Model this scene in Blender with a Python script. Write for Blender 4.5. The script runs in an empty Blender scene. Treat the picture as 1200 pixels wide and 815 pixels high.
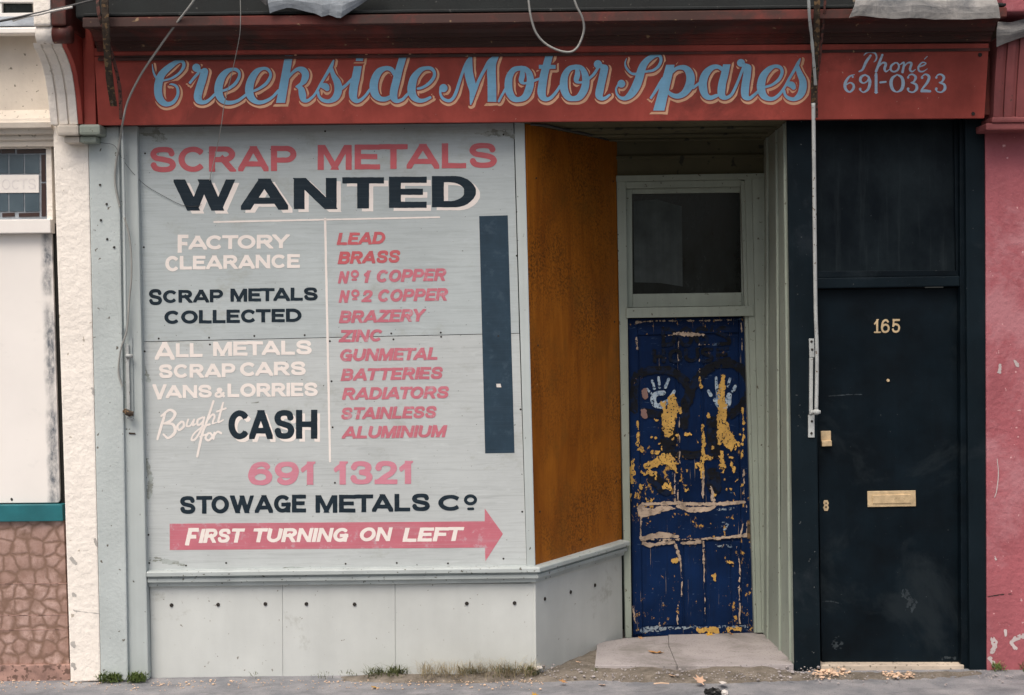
import bpy, bmesh, math, random
import numpy as np
from mathutils import Vector, Matrix, noise as mnoise
random.seed(7); RNG = np.random.default_rng(7)
SC = bpy.context.scene; COL = SC.collection
rad = math.radians

# ------------------------------------------------------------------ camera, sky, sun, exposure
F_PX, CX, CY = 1667.0, 600.0, 407.5          # lens in photo pixels, photo centre
DIST, PITCH, ROLL = 7.6, rad(1.29), rad(-0.65)
CAM_M3 = Matrix.Rotation(rad(90) - PITCH, 3, 'X') @ Matrix.Rotation(ROLL, 3, 'Z')
_d = CAM_M3 @ Vector((0, -(790 - CY), -F_PX)); CAM_Z = -_d.z / _d.y * DIST
CAM = Vector((0, -DIST, CAM_Z))
cam = bpy.data.cameras.new('camera'); cam.lens = 50.0; cam.sensor_width = 36.0; cam.clip_end = 500
cam.lens = 36.0 * F_PX / 1200.0
co = bpy.data.objects.new('camera', cam); COL.objects.link(co)
co.matrix_world = Matrix.Translation(CAM) @ CAM_M3.to_4x4(); SC.camera = co

SUN_EL, SUN_AZ = 58.0, -22.0                 # degrees; azimuth from the street (-Y) towards the left (-X)
world = bpy.data.worlds.new('World'); SC.world = world; world.use_nodes = True
wn = world.node_tree; bg = wn.nodes['Background']
sky = wn.nodes.new('ShaderNodeTexSky'); sky.sky_type = 'NISHITA'; sky.sun_disc = False
sky.sun_elevation = rad(SUN_EL); sky.sun_rotation = rad(180 - SUN_AZ)
sky.dust_density = 6.0; sky.ozone_density = 0.6; sky.air_density = 1.0
wn.links.new(sky.outputs[0], bg.inputs[0]); bg.inputs[1].default_value = 0.12
sl = bpy.data.lights.new('sun', 'SUN'); sl.energy = 1.5; sl.angle = rad(34); sl.color = (1.0, 0.945, 0.885)
so = bpy.data.objects.new('sun', sl); COL.objects.link(so); so.location = (-2, -6, 9)
sdir = Vector((math.sin(rad(SUN_AZ)) * math.cos(rad(SUN_EL)), -math.cos(rad(SUN_AZ)) * math.cos(rad(SUN_EL)), math.sin(rad(SUN_EL))))
so.rotation_euler = sdir.to_track_quat('Z', 'Y').to_euler()
SC.view_settings.view_transform = 'Standard'; SC.view_settings.look = 'None'
SC.view_settings.exposure = 0.40; SC.view_settings.gamma = 1.0

# ------------------------------------------------------------------ photo pixel -> point on an upright plane y = Y
def P(px, py, Y=0.0):
    d = CAM_M3 @ Vector((px - CX, -(py - CY), -F_PX))
    return CAM + d * ((Y + DIST) / d.y)
def GP(px, py, z=0.0):                       # photo pixel -> point on the level plane z
    d = CAM_M3 @ Vector((px - CX, -(py - CY), -F_PX))
    return CAM + d * ((z - CAM.z) / d.z)
def ZY(py, Y, px=600): return P(px, py, Y).z
def XY(px, py, Y): return P(px, py, Y).x

# ------------------------------------------------------------------ materials
class NT:
    def __init__(s, name):
        m = bpy.data.materials.new(name); m.use_nodes = True; s.m = m
        s.t = m.node_tree; s.b = s.t.nodes['Principled BSDF']; s.tc = s.t.nodes.new('ShaderNodeTexCoord')
    def n(s, ty, **kw):
        x = s.t.nodes.new('ShaderNode' + ty)
        for k, v in kw.items(): setattr(x, k, v)
        return x
    def l(s, a, b): s.t.links.new(a, b)
    def coord(s, scale=(1, 1, 1), rot=(0, 0, 0), loc=(0, 0, 0)):
        mp = s.n('Mapping'); mp.inputs['Scale'].default_value = scale; mp.inputs['Rotation'].default_value = rot
        mp.inputs['Location'].default_value = loc
        s.l(s.tc.outputs['Object'], mp.inputs[0]); return mp.outputs[0]
    def noise(s, sc, detail=4, rough=.55, scale=(1, 1, 1), dist=0, loc=(0, 0, 0), rot=(0, 0, 0)):
        x = s.n('TexNoise'); x.inputs['Scale'].default_value = sc; x.inputs['Detail'].default_value = detail
        x.inputs['Roughness'].default_value = rough; x.inputs['Distortion'].default_value = dist
        s.l(s.coord(scale, rot, loc), x.inputs['Vector']); return x.outputs['Fac']
    def ramp(s, fac, a, b, ca=0.0, cb=1.0):
        x = s.n('MapRange'); x.inputs[1].default_value = a; x.inputs[2].default_value = b
        x.inputs[3].default_value = ca; x.inputs[4].default_value = cb; s.l(fac, x.inputs[0]); return x.outputs[0]
    def math(s, op, a, b):
        x = s.n('Math', operation=op)
        for i, v in enumerate((a, b)):
            if isinstance(v, (int, float)): x.inputs[i].default_value = v
            else: s.l(v, x.inputs[i])
        return x.outputs[0]
    def mix(s, fac, a, b):
        x = s.n('Mix', data_type='RGBA')
        if isinstance(fac, (int, float)): x.inputs[0].default_value = fac
        else: s.l(fac, x.inputs[0])
        for i, v in ((6, a), (7, b)):
            if isinstance(v, tuple): x.inputs[i].default_value = (*v, 1)
            else: s.l(v, x.inputs[i])
        return x.outputs[2]
    def bump(s, h, strength=.3, dist=.004, prev=None):
        x = s.n('Bump'); x.inputs['Strength'].default_value = strength; x.inputs['Distance'].default_value = dist
        s.l(h, x.inputs['Height'])
        if prev is not None: s.l(prev, x.inputs['Normal'])
        return x.outputs[0]
    def out(s, col, rough=.6, nrm=None, spec=.5, metal=0.0):
        if isinstance(col, tuple): s.b.inputs['Base Color'].default_value = (*col, 1)
        else: s.l(col, s.b.inputs['Base Color'])
        if isinstance(rough, (int, float)): s.b.inputs['Roughness'].default_value = rough
        else: s.l(rough, s.b.inputs['Roughness'])
        s.b.inputs['Specular IOR Level'].default_value = spec; s.b.inputs['Metallic'].default_value = metal
        if nrm is not None: s.l(nrm, s.b.inputs['Normal'])
        return s.m
def mul(c, k): return tuple(min(1, x * k) for x in c)

def paint(name, c, rough=.55, var=.16, vs=2.5, streak=.10, sscale=(40, 40, 1.6), speck=None, sp_s=60, sp_t=.70,
          chip=None, ch_s=9, ch_t=.68, chscale=(1, 1, 1), bump=.25, bs=120, bd=.002, spec=.4, crack=0, dirt=None, dirt_t=.62):
    """weathered paint: slow drift of tone, brush/rain streaks, grime specks, worn chips"""
    s = NT(name)
    f = s.noise(vs, 6, .6)
    col = s.mix(s.ramp(f, .3, .7), mul(c, 1 - var), mul(c, 1 + var))
    if streak:
        col = s.mix(s.ramp(s.noise(1, 3, .6, sscale), .35, .75, 0, streak), col, mul(c, .45))
    if dirt:
        col = s.mix(s.math('MULTIPLY', s.ramp(s.noise(1.7, 8, .72, dist=.4, loc=(3, 1, 7)), dirt_t - .05, dirt_t + .07), .8), col, dirt)
    if speck:
        col = s.mix(s.ramp(s.noise(sp_s, 2, .5, loc=(9, 2, 4)), sp_t - .055, sp_t - .01), col, speck)
    h = s.noise(bs, 3, .6)
    nr = s.bump(h, bump, bd)
    if chip:
        k = s.ramp(s.noise(ch_s, 7, .68, chscale, loc=(5, 5, 1)), ch_t, ch_t + .02)
        col = s.mix(k, col, chip); nr = s.bump(k, -.5, .002, nr)
    if crack:
        v = s.n('TexVoronoi', feature='DISTANCE_TO_EDGE'); v.inputs['Scale'].default_value = crack
        mp = s.n('Mix', data_type='RGBA'); mp.inputs[0].default_value = .25
        nn = s.n('TexNoise'); nn.inputs['Scale'].default_value = 6; nn.inputs['Detail'].default_value = 5
        cc = s.coord((1, 1, .55)); s.l(cc, nn.inputs['Vector']); s.l(cc, mp.inputs[6]); s.l(nn.outputs['Color'], mp.inputs[7])
        s.l(mp.outputs[2], v.inputs['Vector'])
        k = s.math('MULTIPLY', s.ramp(v.outputs['Distance'], .0, .012, 1, 0), s.ramp(s.noise(2.2, 3, .6, loc=(1, 8, 2)), .52, .62))
        col = s.mix(s.math('MULTIPLY', k, .28), col, mul(c, .4)); nr = s.bump(k, -.35, .003, nr)
    return s.out(col, s.ramp(s.noise(5, 4), .3, .7, rough - .08, rough + .1), nr, spec)

GREY = (.45, .497, .49)
M = {}
M['pilaster_grey'] = paint('old_grey_masonry_paint', mul(GREY, 1.0), .75, .12, 3, .06, speck=(.12, .11, .09), sp_s=34, sp_t=.76, bump=.5, bs=45, bd=.006, crack=5)
M['wood_grey'] = paint('grey_gloss_on_wood', mul(GREY, .98), .5, .10, 2, .16, (30, 30, .8), speck=(.1, .1, .08), sp_s=48, sp_t=.77)
M['riser_grey'] = paint('grey_paint_on_sheet', (.535, .56, .54), .6, .10, 1.6, .12, (9, 9, 1.2), speck=(.22, .21, .18), sp_s=46, sp_t=.785, bump=.2, dirt=(.27, .27, .23), dirt_t=.66)
M['sill_grey'] = paint('grey_paint_on_sill', mul(GREY, .92), .5, .14, 5, .25, (2, 2, 50), speck=(.1, .1, .08), sp_s=50, sp_t=.72, chip=(.2, .18, .14), ch_s=14, ch_t=.72)
M['lobby_grey'] = paint('green_grey_gloss_paint', (.30, .34, .288), .5, .14, 2, .22, (28, 28, .9), speck=(.08, .07, .05), sp_s=40, sp_t=.74)
M['soffit'] = paint('shade_darkened_cream_paint', (.105, .097, .054), .7, .3, 2.5, .3, (2, 30, 2), speck=(.03, .03, .02), sp_s=16, sp_t=.68, bump=.3)  # dirty old cream paint, base darkened to imitate occlusion in the entrance
M['cream'] = paint('cream_masonry_paint', (.83, .775, .70), .8, .05, 3, .05, speck=(.45, .40, .33), sp_s=24, sp_t=.77, bump=.9, bs=22, bd=.009, crack=4, dirt=(.5, .45, .38), dirt_t=.70)
M['cream_dirty'] = paint('dirty_cream_render', (.62, .56, .48), .85, .16, 2.2, .16, (14, 14, 1.4), speck=(.2, .18, .14), sp_s=36, sp_t=.73, bump=.5, bs=50, bd=.004, dirt=(.38, .34, .28), dirt_t=.6)
M['white_board'] = paint('white_board_paint', (.80, .765, .72), .55, .05, 2, .05, (16, 16, 1), dirt=(.42, .42, .42), dirt_t=.7, bump=.15)
M['teal'] = paint('teal_gloss_paint', (.018, .14, .16), .4, .2, 6, .15, (2, 2, 40), bump=.2)
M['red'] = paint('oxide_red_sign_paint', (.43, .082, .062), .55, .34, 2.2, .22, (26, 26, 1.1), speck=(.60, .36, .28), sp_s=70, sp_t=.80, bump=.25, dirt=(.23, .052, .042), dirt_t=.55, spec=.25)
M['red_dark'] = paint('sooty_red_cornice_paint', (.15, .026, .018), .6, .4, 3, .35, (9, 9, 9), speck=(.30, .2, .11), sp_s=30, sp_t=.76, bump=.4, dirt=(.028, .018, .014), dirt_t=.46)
M['black'] = paint('blue_black_gloss', (.0030, .0072, .0110), .5, .45, 4, .2, (40, 40, 1.3), speck=(.10, .11, .11), sp_s=75, sp_t=.80, bump=.2, bs=160, bd=.001, spec=.10, dirt=(.013, .019, .023), dirt_t=.58)
M['black_frame'] = paint('blue_black_frame_gloss', (.0058, .0112, .0155), .5, .28, 3, .15, (40, 40, 1.3), speck=(.12, .13, .13), sp_s=65, sp_t=.79, bump=.2, bs=160, bd=.001, spec=.08, dirt=(.018, .024, .03), dirt_t=.62)
M['pink'] = paint('pink_masonry_paint', (.345, .096, .112), .75, .14, 3, .08, speck=(.62, .36, .36), sp_s=38, sp_t=.77, bump=.8, bs=28, bd=.008, crack=4.5, dirt=(.42, .18, .20), dirt_t=.55)
M['pink_corbel'] = paint('grubby_pink_paint', (.23, .065, .065), .75, .2, 5, .2, (22, 22, 1.5), speck=(.1, .05, .04), sp_s=40, sp_t=.74, bump=.4, dirt=(.15, .06, .05), dirt_t=.55)
M['dark'] = NT('dark_gap').out((.012, .012, .010), .9)
M['hole'] = NT('bolt_rust').out((.02, .016, .013), .8)
M['brass'] = paint('worn_brass', (.66, .50, .30), .34, .2, 30, 0, bump=.15); M['brass'].node_tree.nodes['Principled BSDF'].inputs['Metallic'].default_value = .35
M['rust'] = paint('rusty_iron', (.045, .032, .022), .85, .5, 30, 0, speck=(.16, .10, .05), sp_s=45, sp_t=.6, bump=.8, bs=70, bd=.004)
M['iron_grey'] = paint('grey_painted_iron', (.40, .42, .41), .5, .18, 12, 0, speck=(.12, .08, .05), sp_s=60, sp_t=.7, bump=.3)
M['cable'] = paint('grey_cable', (.30, .30, .28), .55, .2, 8, 0)
M['cable_dark'] = paint('dark_cable', (.05, .05, .05), .55, .2, 8, 0)
M['cable_white'] = paint('white_cable', (.62, .6, .56), .5, .1, 8, 0)
def lead_material(name, c, lo, hi):
    s = NT(name)
    n1 = s.noise(5, 7, .7, (1, 1, 2.2), .6); n2 = s.noise(30, 5, .75, (.7, .7, 1.6), .3)
    col = s.mix(s.ramp(n1, .33, .66), lo, hi)
    col = s.mix(s.ramp(n2, .5, .75, 0, .6), col, mul(c, .55))
    col = s.mix(s.ramp(s.noise(1, 4, .65, (60, 60, 6)), .55, .8, 0, .4), col, mul(hi, 1.2))
    return s.out(col, .55, s.bump(n1, .5, .012), .4)
M['lead'] = lead_material('weathered_lead', (.26, .29, .32), (.17, .19, .21), (.33, .37, .41))
M['lead_pale'] = lead_material('pale_weathered_lead', (.24, .235, .23), (.085, .09, .095), (.34, .325, .305))
M['felt'] = paint('dark_roofing_felt', (.016, .019, .019), .85, .5, 5, .2, (6, 6, 6), speck=(.08, .08, .075), sp_s=40, sp_t=.74, bump=.6)
M['stone'] = paint('doorstep_stone', (.36, .33, .325), .8, .14, 3, .12, (5, 5, 5), speck=(.14, .13, .12), sp_s=90, sp_t=.70, bump=.5, bs=90, bd=.003, dirt=(.2, .185, .17), dirt_t=.55)
M['threshold'] = paint('pale_worn_timber', (.52, .44, .35), .8, .2, 8, .3, (2, 30, 30), speck=(.2, .17, .13), sp_s=50, sp_t=.66, bump=.5)

def board_material(name, c, seed):
    s = NT(name)
    col = s.mix(s.ramp(s.noise(1.6, 6, .65, loc=(seed, 0, 0)), .3, .7), mul(c, .90), mul(c, 1.08))
    g = s.noise(1, 7, .72, (2.4, 1, 55), .9, (seed, 1, 2)); g2 = s.noise(1, 4, .65, (3.5, 1, 190), .4, (4, 4, seed)); g3 = s.noise(1, 6, .7, (5, 1, 24), 1.2, (seed, 7, 1))
    col = s.mix(s.ramp(g, .50, .72, 0, .5), col, mul(c, .62))
    col = s.mix(s.ramp(g2, .54, .70, 0, .45), col, mul(c, .70))
    col = s.mix(s.ramp(g3, .56, .74, 0, .4), col, mul(c, 1.28))
    col = s.mix(s.math('MULTIPLY', s.ramp(s.noise(2.4, 9, .78, (1, 1, 1.6), loc=(3, seed, 8)), .56, .70), .6), col, (.30, .31, .27))
    col = s.mix(s.ramp(s.noise(60, 2, .5, loc=(seed, 0, 0)), .71, .75), col, (.12, .12, .11))
    nr = s.bump(g, .3, .002); nr = s.bump(g2, .25, .001, nr)
    return s.out(col, .6, nr, .3)
M['board'] = board_material('fascia_shaded_plywood', (.43, .478, .482), 1)  # upper sheet: fascia's shade painted in as a darker, bluer tint
M['board_low'] = board_material('grey_painted_plywood', (.472, .505, .502), 4)

def plywood_material():
    s = NT('bare_varnished_plywood')
    w = s.noise(1, 6, .65, (5, 5, 1.1), 1.2); w2 = s.noise(1, 3, .6, (60, 60, 2.5), .3)
    col = s.mix(s.ramp(w, .32, .68), (.25, .074, .008), (.43, .145, .015))
    col = s.mix(s.ramp(w2, .45, .8, 0, .5), col, (.19, .055, .006))
    sp = s.noise(75, 4, .7); col = s.mix(s.math('MULTIPLY', s.math('MULTIPLY', s.ramp(sp, .46, .60), s.ramp(s.noise(1.6, 4, .6, (1, 1, 1), loc=(0, 3, 5)), .42, .62)), .95), col, (.10, .036, .008))
    col = s.mix(s.math('MULTIPLY', s.ramp(s.noise(3, 8, .75, loc=(2, 9, 2)), .52, .68), .75), col, (.20, .08, .013))
    col = s.mix(s.ramp(s.noise(26, 2, .5, (1, 1, .4), loc=(8, 1, 1)), .785, .80), col, (.75, .5, .22))
    return s.out(col, .5, s.bump(w2, .25, .0015), .15)
M['plywood'] = plywood_material()

def door_blue_material():
    s = NT('peeling_blue_door_paint')
    c = (.0036, .0158, .060)
    col = s.mix(s.ramp(s.noise(4, 6, .6), .3, .7), mul(c, .65), mul(c, 1.3))
    col = s.mix(s.ramp(s.noise(1, 4, .65, (50, 50, 2.2)), .5, .8, 0, .5), col, (.006, .012, .03))
    # ochre under-coat in small flakes, grey bare wood as vertical splits
    fl = s.noise(30, 6, .68, (1, 1, .7), loc=(3, 0, 1)); reg = s.noise(2.4, 3, .5, loc=(7, 3, 0))
    k = s.ramp(s.math('ADD', fl, s.math('MULTIPLY', reg, .55)), .905, .925)
    col = s.mix(k, col, (.42, .245, .065))
    sp = s.ramp(s.noise(1, 5, .7, (110, 110, 3.2), loc=(1, 4, 9)), .66, .69)
    col = s.mix(sp, col, (.26, .21, .15))
    sc_ = s.ramp(s.noise(1, 4, .7, (14, 14, 60), .8, loc=(6, 6, 6)), .66, .72, 0, .5)
    col = s.mix(sc_, col, (.16, .24, .34))
    nr = s.bump(k, -.6, .002); nr = s.bump(s.noise(1, 4, .6, (80, 80, 4)), .3, .002, nr)
    return s.out(col, .5, nr, .08)
M['door_blue'] = door_blue_material()

def glass_dark():
    s = NT('grimy_window_glass')
    k = s.noise(6, 7, .7, (1, 1, .5))
    col = s.mix(s.ramp(k, .35, .7), (.0035, .0055, .0052), (.013, .018, .016))
    col = s.mix(s.ramp(s.noise(80, 2), .78, .82), col, (.16, .17, .15))
    return s.out(col, s.ramp(k, .3, .7, .12, .35), None, .22)
M['glass'] = glass_dark()
def lead_glass():
    s = NT('leaded_pane_glass')
    col = s.mix(s.ramp(s.noise(5, 5), .3, .7), (.035, .060, .080), (.075, .11, .135))
    return s.out(col, .18, s.bump(s.noise(9, 2), .15, .004), .5)
M['pane'] = lead_glass()

def overlight_material():
    s = NT('painted_over_glass')
    k = s.noise(2.6, 7, .68, (1, 1, .7)); st = s.noise(1, 4, .7, (26, 26, 1.4))
    col = s.mix(s.ramp(k, .38, .68), (.0030, .0058, .0085), (.013, .020, .024))
    col = s.mix(s.ramp(st, .55, .8, 0, .5), col, (.030, .039, .043))
    col = s.mix(s.ramp(s.noise(90, 2), .77, .8), col, (.16, .17, .17))
    return s.out(col, .45, s.bump(st, .15, .001), .08)
M['overlight'] = overlight_material()

def cladding_material():
    s = NT('pebble_pattern_tile')
    v = s.n('TexVoronoi', feature='DISTANCE_TO_EDGE'); v.inputs['Scale'].default_value = 13.5
    v2 = s.n('TexVoronoi', feature='F1'); v2.inputs['Scale'].default_value = 13.5
    cc = s.coord((1, .02, 1)); mx = s.n('Mix', data_type='RGBA'); mx.inputs[0].default_value = .045
    nn = s.n('TexNoise'); nn.inputs['Scale'].default_value = 14; s.l(cc, nn.inputs['Vector']); s.l(cc, mx.inputs[6]); s.l(nn.outputs['Color'], mx.inputs[7])
    for q in (v, v2): s.l(mx.outputs[2], q.inputs['Vector']); q.inputs['Randomness'].default_value = .75
    k = s.math('MULTIPLY', s.ramp(s.math('ADD', v.outputs['Distance'], s.math('MULTIPLY', s.math('SUBTRACT', s.noise(40, 4, .7), .5), .16)), .0, .17), s.ramp(v2.outputs['Distance'], .42, .85, 1, .35))
    bw = s.n('RGBToBW'); s.l(v2.outputs['Color'], bw.inputs[0])
    base = s.mix(bw.outputs[0], (.34, .215, .175), (.60, .43, .375))
    base = s.mix(s.ramp(s.noise(26, 6, .78), .40, .64), base, (.26, .155, .115)); base = s.mix(s.ramp(s.noise(2.2, 5, .7), .4, .7, 0, .5), base, (.34, .215, .18))
    col = s.mix(k, (.20, .12, .085), base)
    return s.out(col, .45, s.bump(k, .45, .005), .5)
M['cladding'] = cladding_material()
M['plinth'] = paint('brown_plinth_tile', (.36, .22, .18), .5, .35, 14, .1, speck=(.15, .09, .07), sp_s=30, sp_t=.6)

def ground_material(name, c, c2, s1=5, spk=(.3, .29, .28)):
    s = NT(name)
    col = s.mix(s.ramp(s.noise(s1, 8, .65), .35, .65), c, c2)
    col = s.mix(s.ramp(s.noise(2.2, 9, .78, (1, 2.2, 1), .6, (3, 1, 0)), .50, .64, 0, .65), col, mul(c, .62))
    col = s.mix(s.ramp(s.noise(140, 3, .6), .58, .7), col, mul(c, .5))
    col = s.mix(s.ramp(s.noise(190, 2, .5, loc=(4, 4, 1)), .66, .72), col, spk)
    nr = s.bump(s.noise(160, 4, .7), .7, .004); nr = s.bump(s.noise(7, 5), .4, .01, nr)
    return s.out(col, .85, nr, .3)
M['pavement'] = ground_material('worn_asphalt_pavement', (.17, .178, .192), (.31, .305, .31))
M['road'] = ground_material('asphalt_road', (.045, .045, .047), (.07, .07, .07), 2, (.12, .12, .12))
M['dirt'] = ground_material('gritty_dirt', (.13, .112, .088), (.235, .205, .17), 16, (.36, .32, .27))
def flat(name, c, rough=.6, var=.12, fade=None, ft=.62, spec=.35, fs=14):
    s = NT(name)
    col = s.mix(s.ramp(s.noise(7, 5, .65), .3, .7), mul(c, 1 - var), mul(c, 1 + var))
    g = s.noise(1, 6, .7, (2.4, 1, 110), .7)
    col = s.mix(s.ramp(g, .50, .75, 0, .5), col, mul(c, .7) if fade is None else fade)
    if fade is not None: col = s.mix(s.math('MULTIPLY', s.ramp(s.noise(fs, 7, .7), ft, ft + .08), .8), col, fade)
    return s.out(col, rough, None, spec)
BG = (.46, .49, .48)
M['t_red'] = flat('red_sign_paint', (.50, .105, .120), .55, .1, (.46, .21, .22), .66)
M['t_pink'] = flat('faded_pink_sign_paint', (.50, .145, .185), .55, .1, (.48, .33, .36), .56)
M['t_pale'] = flat('pale_pink_sign_paint', (.56, .21, .27), .55, .08, (.56, .36, .40), .64)
M['t_navy'] = flat('navy_black_sign_paint', (.0095, .020, .030), .55, .2, (.05, .07, .085), .66, spec=.2)
M['t_white'] = flat('white_sign_paint', (.80, .735, .685), .55, .05, (.66, .64, .60), .70)
M['t_bar'] = flat('blue_black_painted_bar', (.022, .044, .066), .55, .2, (.04, .065, .09), .56, spec=.2)
M['t_blue'] = flat('sky_blue_sign_paint', (.27, .56, .78), .5, .14, (.21, .42, .60), .60, fs=20)
M['t_peach'] = flat('peach_outline_paint', (.86, .50, .31), .55, .16, (.66, .36, .20), .60, fs=20)
M['t_phone'] = flat('pale_blue_sign_paint', (.46, .62, .78), .5, .12, (.33, .30, .34), .62, fs=30)
M['d_ochre'] = flat('ochre_undercoat', (.56, .34, .085), .7, .25, (.34, .20, .07), .54, fs=30)
M['d_wood'] = flat('weathered_bare_wood', (.44, .345, .265), .8, .35, (.20, .155, .12), .50, fs=24)
M['d_hand'] = flat('white_hand_paint', (.40, .50, .58), .6, .2, (.08, .15, .28), .50, fs=40)
M['d_scuff'] = flat('pale_scuffed_paint', (.26, .31, .35), .7, .3, (.07, .12, .2), .48, fs=30)
M['d_graff'] = flat('black_brush_paint', (.0065, .0075, .010), .6, .3, (.004, .014, .045), .50, fs=16, spec=.15)
M['d_brown'] = flat('pinkish_brown_scar', (.24, .145, .125), .7, .2, (.15, .1, .1), .6)
M['leaf'] = flat('dead_plane_leaf', (.50, .26, .10), .7, .35, (.30, .15, .06), .55, fs=40)
M['leaf_pale'] = flat('pale_dead_leaf', (.58, .38, .26), .7, .25, (.38, .22, .13), .6, fs=40)
M['leaf_yellow'] = flat('yellow_dead_leaf', (.55, .30, .03), .7, .25, (.35, .17, .04), .6, fs=40)
M['paper'] = flat('dirty_scrap_paper', (.62, .58, .54), .7, .1)
M['litter_black'] = flat('black_litter_plastic', (.012, .012, .012), .4, .2)
M['moss'] = flat('moss_green', (.15, .205, .06), .9, .5)
M['dry_grass'] = flat('dry_grass_straw', (.36, .30, .18), .8, .3)
M['weed_green'] = flat('weed_leaf_green', (.13, .15, .06), .8, .3)
M['shavings'] = flat('pale_wood_crumbs', (.66, .47, .33), .8, .2)
M['brick'] = paint('stock_brick_wall', (.24, .19, .14), .85, .25, 3, .1)

# ------------------------------------------------------------------ builders
def root(name, label, cat, loc=(0, 0, 0), group=None, kind=None):
    o = bpy.data.objects.new(name, None); COL.objects.link(o); o.location = loc; o.empty_display_size = .1
    tag(o, label, cat, group, kind); return o
def tag(o, label=None, cat=None, group=None, kind=None):
    if label: o['label'] = label
    if cat: o['category'] = cat
    if group: o['group'] = group
    if kind: o['kind'] = kind
    return o
def pbase(parent):
    v = Vector((0, 0, 0))
    while parent is not None: v += parent.location; parent = parent.parent
    return v
def link(name, verts, faces, mat, parent=None, origin=None, smooth=False, bevel=0, label=None, fix=True):
    me = bpy.data.meshes.new(name); off = Vector(origin) if origin else Vector((0, 0, 0))
    me.from_pydata([tuple(Vector(v) - off) for v in verts], [], faces)
    if fix or bevel:
        bm = bmesh.new(); bm.from_mesh(me)
        if fix: bmesh.ops.recalc_face_normals(bm, faces=bm.faces)
        if bevel:
            ed = [e for e in bm.edges if len(e.link_faces) == 2 and e.calc_face_angle(0) > .5]
            bmesh.ops.bevel(bm, geom=ed, offset=bevel, segments=2, affect='EDGES', profile=.6)
        bm.to_mesh(me); bm.free()
    if smooth: me.polygons.foreach_set('use_smooth', [True] * len(me.polygons))
    me.materials.append(mat); me.update()
    o = bpy.data.objects.new(name, me); COL.objects.link(o)
    if parent is not None: o.parent = parent
    o.location = off - pbase(parent)
    if label: o['label'] = label
    return o
def prism(name, poly, Y, depth, mat, parent=None, bevel=.003, YF=None, **k):
    """outline given in photo pixels on the upright plane y=Y, extruded straight back by depth"""
    fr = [P(x, y, YF(y) if YF else Y) for x, y in poly]; n = len(fr)
    bk = [v + Vector((0, depth, 0)) for v in fr]
    faces = [tuple(range(n)), tuple(range(2 * n - 1, n - 1, -1))] + [(i, i + n, (i + 1) % n + n, (i + 1) % n) for i in range(n)]
    return link(name, fr + bk, faces, mat, parent, bevel=bevel, **k)
def rect(name, x0, y0, x1, y1, Y, depth, mat, parent=None, **k):
    return prism(name, [(x0, y0), (x0, y1), (x1, y1), (x1, y0)], Y, depth, mat, parent, **k)
def box(name, a, b, mat, parent=None, bevel=.003, **k):
    (x0, y0, z0), (x1, y1, z1) = a, b
    v = [(x, y, z) for x in (x0, x1) for y in (y0, y1) for z in (z0, z1)]
    return link(name, v, [(0, 1, 3, 2), (4, 6, 7, 5), (0, 4, 5, 1), (2, 3, 7, 6), (0, 2, 6, 4), (1, 5, 7, 3)], mat, parent, bevel=bevel, **k)
def sweep(name, profile, path, mat, parent=None, smooth=False, **k):
    """closed profile of (out, z) swept along a plan path of (x, y, nx, ny): out is measured along (nx, ny)"""
    n = len(profile); vs = []; fs = []
    for x, y, nx, ny in path: vs += [(x + nx * o, y + ny * o, z) for o, z in profile]
    for j in range(len(path) - 1):
        for i in range(n):
            a = j * n + i; b = j * n + (i + 1) % n; fs.append((a, b, b + n, a + n))
    fs += [tuple(range(n)), tuple(range((len(path) - 1) * n, len(path) * n))]
    return link(name, vs, fs, mat, parent, smooth=smooth, **k)
def catmull(pts, n=8):
    pts = [np.array(p, float) for p in pts]
    if len(pts) < 3: return pts
    q = [2 * pts[0] - pts[1]] + pts + [2 * pts[-1] - pts[-2]]; out = []
    for i in range(1, len(q) - 2):
        p0, p1, p2, p3 = q[i - 1:i + 3]
        for t in np.linspace(0, 1, n, endpoint=False):
            out.append(.5 * (2 * p1 + (p2 - p0) * t + (2 * p0 - 5 * p1 + 4 * p2 - p3) * t * t + (3 * p1 - p0 - 3 * p2 + p3) * t ** 3))
    return out + [pts[-1]]
def tube(name, pts3, r, mat, parent=None, sides=8, smoothpath=True, **k):
    pts = [Vector(p) for p in (catmull(pts3, 8) if smoothpath else pts3)]
    vs = []; fs = []; ref = Vector((0, 1, 0))
    for i, p in enumerate(pts):
        d = (pts[min(i + 1, len(pts) - 1)] - pts[max(i - 1, 0)]).normalized()
        u = d.cross(ref); u = (u if u.length > .05 else d.cross(Vector((1, 0, 0)))).normalized(); w = d.cross(u)
        rr = r[min(int(i / max(1, len(pts) - 1) * (len(r) - 1) + .5), len(r) - 1)] if isinstance(r, (list, tuple)) else r
        vs += [p + (u * math.cos(a) + w * math.sin(a)) * rr for a in [2 * math.pi * j / sides for j in range(sides)]]
    for i in range(len(pts) - 1):
        for j in range(sides):
            a = i * sides + j; b = i * sides + (j + 1) % sides; fs.append((a, b, b + sides, a + sides))
    fs += [tuple(range(sides)), tuple(range((len(pts) - 1) * sides, len(pts) * sides))]
    return link(name, vs, fs, mat, parent, smooth=True, **k)
def tubepx(name, pts, r, mat, parent=None, **k): return tube(name, [P(*p) for p in pts], r, mat, parent, **k)
def disc(name, c, r, mat, parent=None, depth=.006, n=14, **k):
    """a small bolt-like disc facing the street, centred on c"""
    c = Vector(c); vs = []
    for y, rr in ((0.0, r), (-depth, r * .9)): vs += [c + Vector((math.cos(a) * rr, y, math.sin(a) * rr)) for a in [2 * math.pi * i / n for i in range(n)]]
    fs = [tuple(range(n)), tuple(range(n, 2 * n))] + [(i, (i + 1) % n, (i + 1) % n + n, i + n) for i in range(n)]
    return link(name, vs, fs, mat, parent, origin=c, **k)
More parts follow.
